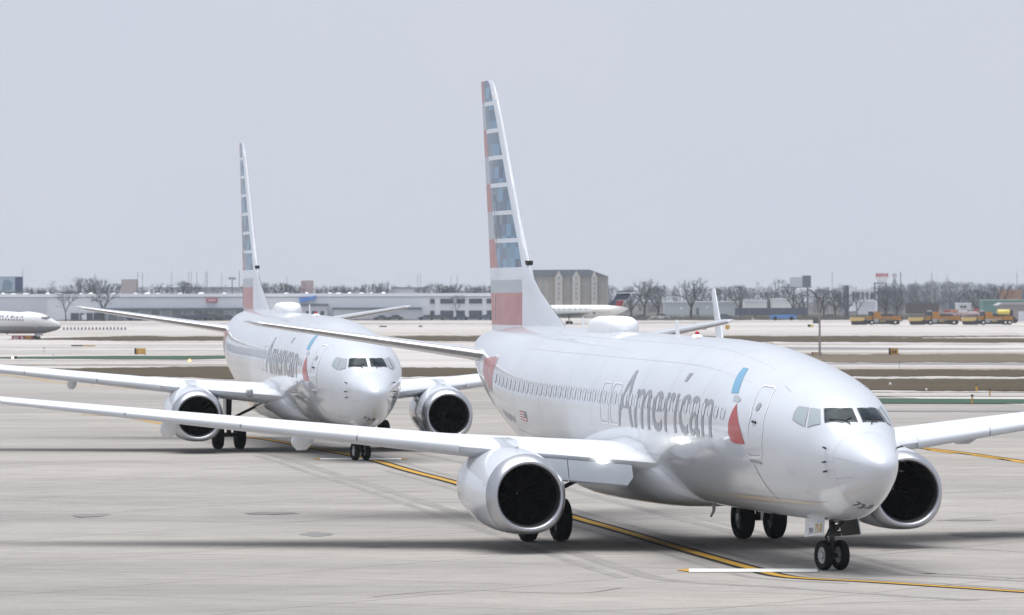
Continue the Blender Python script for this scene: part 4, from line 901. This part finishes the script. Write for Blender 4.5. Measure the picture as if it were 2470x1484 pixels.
# --- bare trees
def tree_mesh(seed, hh=12., spread=.46, low=.28):
    r = random.Random(seed); tm, cm = MB(), MB()
    def grow(p, d, L, rad, lev):
        q = p+d*L; mid = p+d*L*.5+Vector((r.uniform(-1, 1), r.uniform(-1, 1), 0))*L*.05
        (tm if lev < 2 else cm).tube([p, mid, q], [rad, rad*.85, rad*.68], 5 if lev < 2 else 3)
        if lev >= 5:
            for _ in range(9):                # spray of twigs
                e = q-d*L*r.random()+Vector((r.gauss(0, 1), r.gauss(0, 1), r.gauss(.25, .8))).normalized()*r.uniform(.4, 1.15)
                b = q-d*L*r.random(); w_ = r.uniform(.012, .03)
                cm.add([b, b+Vector((w_, w_, 0)), e], [(0, 1, 2)])
            return
        n = 3 if lev in (0, 2) else (2 if r.random() < .7 else 3)
        a0 = r.random()*6.28
        for i in range(n):
            a = a0+6.283*i/n+r.uniform(-.5, .5); tilt = r.uniform(.28, .62)*(1 if lev else 1.05)*spread/.46
            u = d.cross(Vector((math.cos(a), math.sin(a), .2))).normalized()
            nd = (d*math.cos(tilt)+u*math.sin(tilt)); nd.z += .10; nd.normalize()
            grow(q, nd, L*r.uniform(.66, .86), rad*.66, lev+1)
        if lev in (1, 2) and r.random() < .6:
            a = r.random()*6.28; nd = (d*.5+Vector((math.cos(a), math.sin(a), .3))).normalized(); grow(mid, nd, L*.6, rad*.45, lev+2)
    grow(Vector((0, 0, 0)), Vector((r.uniform(-.05, .05), r.uniform(-.05, .05), 1)).normalized(), hh*low, hh*.024, 0)
    return tm, cm
TREES = []
for i, (lw, sp) in enumerate(((.28, .46), (.22, .55), (.30, .40), (.18, .5))):
    tm, cm = tree_mesh(31+i, 12, sp, lw); T = []
    for mb, nm, m in ((tm, 'trunk', BARK), (cm, 'crown', TWIG)):
        o = mb.build(nm, m); T.append(o.data); zmax = max(v.co.z for v in o.data.vertices); bpy.data.objects.remove(o)
    TREES.append((T, zmax))
def tree(px, y_top, Y, var, label, wide=1., y_base=None, group='bare trees beyond the airfield'):
    s = Site('bare_tree', label, 'tree', px, Y, group); T, zm = TREES[var]; f = s.Z(y_top)/zm
    if y_base is not None: s.o.location.z += s.Z(y_base)*1.; f = (s.Z(y_top)-s.Z(y_base))/zm
    s.o.scale = (f*wide, f*wide, f); s.o.rotation_euler.z = rnd.random()*6
    link('trunk', T[0], s.o); link('crown', T[1], s.o)
TD = [(161, 706, YW-25, 0, 'slender forked bare tree in front of the pale wall at left', 1.0), (252, 690, YW-25, 1, 'wide bare tree above the left tailplane tip', 1.1),
 (196, 669, YW+110, 2, 'tall bare tree behind the left end of the warehouse', .9), (222, 672, YW+115, 0, 'tall bare tree round the pole behind the warehouse', 1.), (262, 674, YW+120, 3, 'spreading bare tree left of the beige block', 1.1), (176, 700, YW+120, 1, 'low bush of bare branches behind the warehouse roof', 1.2),
 (371, 684, YW+110, 3, 'round bare tree right of the two slim masts', 1.3), (442, 680, YW+115, 0, 'hazy bare tree left of the mast trio', 1.), (470, 678, YW+125, 1, 'hazy bare tree within the mast trio', 1.2), (130, 698, YW+120, 3, 'low bare tree between billboard and tall trees', 1.5), (100, 700, YW+125, 1, 'low shrubby tree beside the blue billboard', 1.4),
 (650, 682, YW+110, 2, 'dark bare tree touching the rear jet fin', 1.), (680, 684, YW+112, 3, 'broad bare tree right of the rear jet fin', 1.3), (712, 684, YW+115, 1, 'bare tree left of the pinkish block', 1.3), (808, 690, YW+120, 3, 'low spreading tree above the blue wall sign', 1.6), (836, 692, YW+122, 1, 'low spreading tree right of the blue wall sign', 1.6),
 (897, 686, YW+100, 2, 'bare tree with twin tops over the warehouse', 1.), (915, 688, YW+103, 0, 'bare tree close beside the twin-topped one', 1.), (936, 682, YW+105, 2, 'pointed bare tree right of the twin tops', .8), (1048, 688, YW+110, 3, 'bare tree over the left two-storey windows', 1.2), (1072, 686, YW+108, 0, 'dark bare tree over the two-storey windows', 1.), (1098, 688, YW+112, 1, 'bare tree in the middle over the two-storey windows', 1.), (1130, 686, YW+115, 3, 'wide bare tree over the right two-storey windows', 1.5), (1165, 694, YW+118, 1, 'low bare tree next to the near jet fin', 1.5),
 (1115, 716, YW-15, 0, 'young bare tree standing before the two-storey windows', .8),
 (1575, 673, YW-20, 1, 'big bare tree behind the red and blue T-tail', 1.15), (1608, 690, YW+15, 3, 'bare tree just right of the T-tail tree', 1.1), (1688, 669, YW-25, 1, 'big bare tree with a clear straight trunk before the white depot', 1.2), (1540, 700, YW+90, 3, 'low bare tree between hotel and T-tail', 1.3), (1728, 690, YW+90, 3, 'hazy tree behind the rear jet winglet', 1.4), (1770, 696, YW+95, 1, 'hazy low tree right of the winglet', 1.5), (1806, 691, YW+5, 0, 'bare tree behind the dark containers', 1.1), (1845, 701, YW+70, 3, 'low dark tree behind the trailers', 1.3), (1880, 703, YW+75, 1, 'low dark tree left of the grey billboard', 1.3), (1908, 674, YW+70, 2, 'tree poking over the grey billboard left end', .7),
 (1936, 694, YW-15, 0, 'bare tree under the grey billboard', 1.2), (1962, 706, YW-5, 3, 'dark tree behind the lamp arm', 1.1), (2040, 698, YW-5, 1, 'crooked bare tree right of the tall street lamp', 1.2), (2068, 706, YW-10, 3, 'dense bare tree below the narrow dark tower', 1.1), (2012, 696, YW+40, 1, 'pale hazy tree right of the grey billboard', 1.3), (2092, 708, YW+20, 0, 'bare tree left of the columned building', 1.), (2163, 697, YW-5, 3, 'big dark tree under the red billboard', 1.3), (2190, 700, YW+0, 1, 'big dark tree right of the red billboard', 1.3), (2260, 724, YW-10, 3, 'low dark tree above the brown containers', 1.5), (2385, 700, YW+60, 1, 'hazy tree above the middle snow plow', 1.5), (2420, 694, YW+70, 3, 'hazy tree left of the orange roof', 1.6), (2330, 704, YW+75, 1, 'low hazy tree over the white hut', 1.6)]
for px, y, Y, v, lb, wd in TD: tree(px, y, Y, v, lb, wd)
mb = MB(); r2 = random.Random(5)                # a pointed fir by the billboard
for i in range(5): mb.lathe([(.8+i*1.1, 1.5-i*.27), (2.4+i*1.1, .05)], (0, 0, 0), 'z', 9, (True, True))
fs = Site('fir_tree', 'small dark pointed fir beside the blue billboard', 'tree', 78, YW+80); fo = mb.build('crown', mat('fir_green', (.03, .045, .04), .9), fs.o); mb = MB(); mb.tube([(0, 0, 0), (0, 0, 1.2)], .2, 6); mb.build('trunk', BARK, fs.o)
fs.o.scale = (fs.Z(699)/7.0,)*3
# the wood on the skyline: nobody could count it
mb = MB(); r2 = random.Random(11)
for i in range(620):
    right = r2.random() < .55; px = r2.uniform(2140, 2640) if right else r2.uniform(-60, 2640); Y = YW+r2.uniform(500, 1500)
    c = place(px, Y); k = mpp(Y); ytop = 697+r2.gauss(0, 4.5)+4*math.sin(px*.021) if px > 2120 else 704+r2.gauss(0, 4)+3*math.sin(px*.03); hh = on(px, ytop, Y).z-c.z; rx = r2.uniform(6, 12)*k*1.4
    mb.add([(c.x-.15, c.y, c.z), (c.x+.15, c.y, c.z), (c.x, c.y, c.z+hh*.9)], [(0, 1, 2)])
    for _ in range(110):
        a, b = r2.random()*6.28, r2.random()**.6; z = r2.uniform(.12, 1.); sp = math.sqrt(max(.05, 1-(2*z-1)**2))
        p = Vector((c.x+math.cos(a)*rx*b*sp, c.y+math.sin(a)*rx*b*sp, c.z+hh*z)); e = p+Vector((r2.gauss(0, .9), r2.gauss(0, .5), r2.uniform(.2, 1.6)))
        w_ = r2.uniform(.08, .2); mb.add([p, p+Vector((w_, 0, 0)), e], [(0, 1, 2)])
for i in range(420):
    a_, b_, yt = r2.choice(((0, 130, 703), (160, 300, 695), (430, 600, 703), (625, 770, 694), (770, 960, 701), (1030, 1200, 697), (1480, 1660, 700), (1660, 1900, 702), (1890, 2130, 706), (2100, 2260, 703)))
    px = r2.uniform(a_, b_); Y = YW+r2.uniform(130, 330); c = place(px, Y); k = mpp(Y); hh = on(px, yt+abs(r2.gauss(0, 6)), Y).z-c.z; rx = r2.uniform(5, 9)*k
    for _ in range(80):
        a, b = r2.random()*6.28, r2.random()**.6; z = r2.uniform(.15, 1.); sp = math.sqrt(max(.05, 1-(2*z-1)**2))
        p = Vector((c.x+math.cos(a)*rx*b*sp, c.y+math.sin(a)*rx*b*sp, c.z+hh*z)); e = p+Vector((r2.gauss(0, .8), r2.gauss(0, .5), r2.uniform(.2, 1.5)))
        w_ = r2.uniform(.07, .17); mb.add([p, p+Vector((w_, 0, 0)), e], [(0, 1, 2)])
tag(mb.build('distant_wood', mat('hazed_wood_twigs', (.098, .104, .130), .9)), 'hazy bare wood along the skyline', 'woodland', None, 'stuff')  # lightened and blued so the colour carries the haze
mb = MB()
for i in range(900):
    px = r2.uniform(1490, 2520) if i % 3 else r2.uniform(0, 1200); Y = (YW+r2.uniform(-60, 10)) if px > 1490 else YW-r2.uniform(4, 12); c = place(px, Y)
    for _ in range(9):
        h = r2.uniform(.5, 2.2) if px > 1490 else r2.uniform(.2, .8); p = c+Vector((r2.gauss(0, 1.2), r2.gauss(0, .6), 0)); mb.add([p, p+Vector((r2.uniform(.1, .3), 0, 0)), p+Vector((r2.gauss(0, .4), 0, h))], [(0, 1, 2)])
tag(mb.build('scrub', mat('scrub_brown', (.12, .115, .105), .9)), 'low scrub along the airfield fence', 'scrub', None, 'stuff')
# --- parked cars
def make_car(label, px, Y, m, f=1, cat='car'):
    s = Site('parked_car', label, cat, px, Y, 'cars parked beyond the airfield')
    mb = MB(); mb.prism([(-2.2, .35), (-2.25, .8), (-1.4, .95), (1.5, .98), (2.2, .85), (2.25, .35)], -.85, .85, 'y'); mb.build('body', m, s.o)
    mb = MB(); mb.prism([(-1.2, .98), (-.5, 1.45), (.8, 1.48), (1.6, .98)], -.75, .75, 'y'); mb.build('cabin', GLD, s.o)
    for x in (-1.35, 1.35):
        mb = MB(); mb.lathe([(-.9, .001), (-.9, .34), (.9, .34), (.9, .001)], (x, 0, .34), 'y', 12); mb.build('wheel', TYRE, s.o)
    s.o.scale = (f, 1.1, f); return s
CARN = mat('car_navy', (.04, .06, .13), .3); CARD = mat('car_dark', (.05, .055, .07), .3); CARB = mat('car_blue', (.07, .20, .48), .3)
for lb, px, Y, m, f in (('navy car parked under the canopy, leftmost of its row', 446, YW-9, CARN, 1.3), ('dark car second in the row under the canopy', 465, YW-10, CARD, 1.3), ('dark van-like car right of a white gap under the canopy', 495, YW-9, CARN, 1.9), ('dark blue car next to the white panel under the canopy', 516, YW-10, CARD, 1.6), ('rightmost dark car of the row under the canopy', 553, YW-9, CARD, 1.4), ('purple blue low car below the red wall sign row at left', 330, YW-10, CARN, 1.3), ('dark car parked left of the two-storey windows', 1041, YW-9, CARN, 1.3), ('dark car under the first wide window', 1066, YW-10, CARD, 1.3), ('dark car under the middle of the two-storey windows', 1125, YW-10, CARN, 1.3), ('dark car beside the near jet fin', 1185, YW-9, CARN, 1.3), ('dark car by the grey office annex', 964, YW-8, CARD, 1.3), ('dark car at the left end of the annex', 930, YW-8, CARD, 1.2), ('bright blue car before the dark containers', 1912, YW-70, CARB, 2.0), ('purple car right of the tall street lamp', 2024, YW-20, CARN, 1.3), ('dark car behind the T-tail jet', 1562, YW-30, CARD, 1.3), ('dark blue car left of the dark containers', 1765, YW-28, CARN, 1.4), ('white van right of the T-tail jet', 1612, YW-25, WHT, 1.5)): make_car(lb, px, Y, m, f)
# --- snow plows
def make_plow(label, px, tank):
    Y = at(px, 793.5).y; s = Site('snow_plow', label, 'snow plow', px, Y, 'snow plows standing in line'); o = s.o; k = s.k
    def bx(nm, m, x0, x1, z0, z1, y0=-1.2, y1=1.2, parent=None, bev=0):
        mb = MB(); mb.box((x0*k, y0, z0*k), (x1*k, y1, z1*k)); return mb.build(nm, m, parent or o)
    def pr(nm, m, pts, y0=-1.2, y1=1.2, parent=None): mb = MB(); mb.prism([(a*k, b*k) for a, b in pts], y0, y1, 'y'); return mb.build(nm, m, parent or o)
    b = pr('plow_blade', PALEY, [(-63, 9), (-65, 16), (-62, 18.5), (-30, 18.5), (-32, 12), (-36, 10)], -3.0, 2.2); pr('cutting_edge', BLKP, [(-60, .5), (-62, 9), (-33, 11), (-26, 13), (-26, .5)], -2.8, 2.0, b)
    pr('hood', ORNG, [(-26, 13), (-26, 19), (-13, 23), (-9, 23), (-9, 12)], -1.1, 1.1)
    c = bx('cab', GLD, -20, -10.5, 22.5, 33, -1.15, 1.15); bx('cab_roof', WHT, -19, -9.5, 33.2, 35, -1.2, 1.2, c); bx('pillar', BLKP, -10.2, -8.2, 12, 33, -1.2, 1.2, c)
    pr('engine_housing', ORNG, [(-7.5, 14), (-7.5, 30), (-2, 32), (8, 32), (12, 20), (12, 14)])
    bx('chassis', BLKP, -27, 56, 1.8, 11.7, -.95, .95); pr('broom_guard', ORNG, [(12.5, 15), (12.5, 20), (34, 21), (34, 15)], -1.3, 1.3)
    pr('conveyor', mat('dark_machine', (.06, .055, .06), .6), [(10, 24), (14, 28), (40, 27), (44, 22), (40, 21.2), (13, 20.3)], -.9, .9)
    pr('rear_body', ORNG, [(35, 11.8), (36, 20.5), (58, 22), (60, 14), (56, 11.8)], -1.25, 1.25); pr('rear_guard', BROWN, [(60.3, 8), (60.3, 21), (64, 18), (63, 10)], -1.1, 1.1)
    bx('side_step', GEARL, -7, 4, 6, 15, -1.5, -1.0); bx('step_plate', PALEY, 8, 22, 8, 10, -1.4, -1.0); pr('mud_skirt', BLKP, [(33, 1), (32, 11.6), (58, 11.6), (52, 1)], -1.15, 1.0)
    for x in (-12, 42, 52) if tank else (-12, 45):
        mb = MB(); r = 6.2*k; mb.lathe([(-1.3, .001), (-1.3, r), (1.3, r), (1.3, .001)], (x*k, 0, r), 'y', 18); w_ = mb.build('wheel', TYRE, o, True, 30)
        mb = MB(); mb.lathe([(-1.36, .001), (-1.36, r*.42), (-1.3, r*.45)], (x*k, 0, r), 'y', 12); mb.build('hub', WHM, w_)
    if tank:
        mb = MB(); mb.rings([[(xx*k, math.cos(a)*1.25*f, (30.5+7.5*math.sin(a)*f)*k) for a in [2*math.pi*q/14 for q in range(14)]] for xx, f in ((23, .8), (24.5, 1), (52, 1), (53.5, .8))]); mb.build('brine_tank', YELW, o, True, 50)
        bx('tank_frame', BLKP, 54, 60, 20, 36, -1.1, 1.1); bx('tank_cradle', BLKP, 22, 56, 21.5, 23, -1, 1)
        pr('rear_rig', BLKP, [(61, 4), (61, 22), (70, 14), (72, 8), (66, 4)], -1, 1)
make_plow('leftmost orange snow plow parked facing left on the far taxiway', 2140, False)
make_plow('middle orange snow plow parked facing left', 2283, False)
make_plow('rightmost orange snow plow carrying a pale yellow tank', 2412, True)
# --- airfield signs and lights
def sign(label, px0, px1, y0, y1, face, side=None, marks=(), name='airfield_sign', legs=True, markm=DKT, d=.35, seg=None):
    Y = at((px0+px1)/2, y1).y; s = Site(name, label, 'sign', (px0+px1)/2, Y); k = s.k
    zb = .12 if legs else .02; z1 = s.Z(y0)
    mb = MB(); mb.box((s.X(px0), 0, zb), (s.X(px1), d, z1)); p = mb.build('face', face, s.o)
    if side:
        mb = MB(); mb.box((s.X(px0)-side*k, -.02, zb-.03), (s.X(px0)-.004, d+.05, z1+.03)); mb.build('end_panel', BLKP, s.o)
    for nm, mm, a, b, c, e in marks: mb = MB(); mb.box((s.X(a), -.03, s.Z(e)), (s.X(b), -.004, s.Z(c))); mb.build(nm, mm, p)
    if legs:
        for x in (px0+1, px1-1): mb = MB(); mb.box((s.X(x)-.05, .1, 0), (s.X(x)+.05, .2, zb-.002)); mb.build('leg', BLKP, s.o)
    return s
sign('red taxiway sign with a black end under the lettered airliner nose', 28.5, 80, 820, 829.5, REDSIGN, None, [('print', WHM, 33, 38, 822, 828), ('print', WHM, 40, 44, 822, 828), ('print', WHM, 51, 56, 822, 828), ('print', SIGNY, 62, 76, 821.5, 828)], markm=WHM)
sign('black blank sign section beside the red taxiway sign', 80.5, 90, 820, 829.5, BLKP, None)
sign('yellow taxiway sign with a black end in the grass left of the rear jet', 333, 355, 851, 867, SIGNY, 5, [('print', mat('sign_pale', (.6, .45, .2), .6), 340, 344, 855, 862)])
sign('yellow taxiway sign with a black end right of the tall street lamp', 2174, 2192.5, 850.5, 868, SIGNY, 4, [('print', DKT, 2178, 2181.5, 856, 862), ('print', DKT, 2184.5, 2188, 856, 862)])
sign('low black and yellow edge marker on the far taxiway at left', 174, 202, 842.5, 846, BLKP, None, legs=False); sign('low yellow marker right of the black edge marker', 203, 232, 843, 846, SIGNY, None, legs=False)
sign('small tan sign with black end above the near jet crown', 1873, 1889, 837.5, 844, mat('tan_sign', (.5, .33, .2), .6), 3)
sign('small tan sign at the foot of the tall street lamp', 1984, 2006, 860, 868, mat('tan_sign', (.5, .33, .2), .6), 2)
sign('dark box sign on a stand left of the tall street lamp', 1985, 1999, 777, 791, mat('dark_box', (.035, .05, .06), .5), None, [], 'equipment_box')
sign('small yellow sign with a dark end below the dark box', 1979, 1985.5, 792.5, 799.5, YELW, 7)
sign('dark low box on the taxiway left of the rear jet winglet', 1706, 1725, 799.5, 805.5, mat('dark_box', (.035, .05, .06), .5), None, [], 'equipment_box', False)
sign('small brown marker on the far taxiway right of the rear jet', 1022, 1031, 795, 799, BROWN, None, [], 'edge_marker', False)
sign('black low marker at the far taxiway behind rear jet crown', 926, 944, 795.5, 799, BLKP, None, [], 'edge_marker', False)
o_ = at(1776, 806); s = Site('round_marker', 'round orange marker right of the rear jet winglet', 'marker', 1776, o_.y); mb = MB(); mb.lathe([(-.12, .001), (-.12, 6*s.k), (.12, 6*s.k), (.12, .001)], (0, 0, s.Z(799)), 'y', 18); mb.build('disc', SIGNY, s.o); mb = MB(); mb.box((-.04, -.05, 0), (.04, .05, s.Z(804))); mb.build('stake', PALEY, s.o)
def edge_post(label, px, y0, y1, m=SIGNY, top=DKT, w_=.05):
    Y = at(px, y1).y; s = Site('edge_post', label, 'marker', px, Y, None); h = s.Z(y0); mb = MB(); mb.tube([(0, 0, 0), (0, 0, h*.8)], w_, 6); mb.build('stake', m, s.o)
    mb = MB(); mb.lathe([(h*.8, w_*1.2), (h*.82, w_*1.7), (h*.97, w_*1.5), (h, .001)], (0, 0, 0), 'z', 8); mb.build('cap', top, s.o, True)
edge_post('slim yellow edge post on the green strip at right', 2373, 963, 988); edge_post('yellow edge post in the brown grass right of the near nose', 2384, 938, 956, SIGNY, DKT, .07); edge_post('rightmost yellow edge post beside the brown grass', 2416, 948, 969)
edge_post('thin dark stake in the tan grass below the yellow sign', 2195.5, 881, 900, POLE, DKT, .03); edge_post('thin pale stake left of the green strip', 130, 864, 880, POLE, POLE, .03); edge_post('thin stake over the rear jet wing', 225, 924, 942, POLE, POLE, .02); edge_post('thin grey stake at far left taxiway', 107, 848, 863, POLE, DKT, .03)
def ground_light(label, px, py, m, r, name='taxiway_light'):
    c = at(px, py); mb = MB(); mb.lathe([(0, r*1.1), (.08, r), (.08+r*.9, r*.75), (.08+r*1.3, .001)], (0, 0, 0), 'z', 12, (True, False)); o = mb.build(name, m, None, True); o.location = c; tag(o, label, 'light', 'taxiway lights'); return o
AMB = mat('amber_lamp', (1, .6, .2), .4, emit=(1, .55, .22), estr=1.2); WLIT = mat('white_lamp', (1, .95, .8), .4, emit=(1, .92, .7), estr=1.2)
ground_light('amber glowing light on the green strip left of the rear jet', 463, 883, AMB, .16); ground_light('pale glowing light at the far left end of the green strip', 31, 876.5, WLIT, .15); sign('black box beside the pale glowing light', 34.5, 41, 870, 877, BLKP, None, [], 'light_box', False)
ground_light('white light housing in the brown grass right of the near nose', 2173.5, 941, WHM, .10); ground_light('smaller white light housing at the grass edge right of the near nose', 2262, 955, WHM, .08)
c0 = None
for i in range(18):                             # barricades in a row on the far apron
    px = 156+i*8.8; c = at(px, 806); mb = MB(); mb.prism([(-.3, 0), (.3, 0), (.12, .75), (-.12, .75)], -.25, .25, 'y')
    if c0 is None: o = c0 = mb.build('apron_marker', mat('marker_grey', (.16, .15, .17), .7))
    else: o = c0.copy(); col.objects.link(o)
    o.location = c; tag(o, ('first second third fourth fifth sixth seventh eighth ninth tenth eleventh twelfth thirteenth fourteenth fifteenth sixteenth seventeenth eighteenth'.split()[i])+' tiny apron marker counted from the lettered airliner nose', 'marker', 'row of apron markers')
# ------------------------------------------------------------------ the hazy air
mb = MB(); mb.box((-4600, -250, -3.0), (4600, 9050, 32)); hz = mb.build('haze', None); hz.data.materials.clear()
hm = bpy.data.materials.new('haze'); hm.use_nodes = True; t = hm.node_tree; t.nodes.clear(); ho = t.nodes.new('ShaderNodeOutputMaterial'); pv = t.nodes.new('ShaderNodeVolumePrincipled')
pv.inputs['Color'].default_value = (.90, .955, 1, 1); pv.inputs['Density'].default_value = .00008; pv.inputs['Anisotropy'].default_value = 0
t.links.new(pv.outputs[0], ho.inputs['Volume']); hz.data.materials.append(hm); tag(hz, 'thin pale haze over the airfield', 'haze', None, 'stuff')
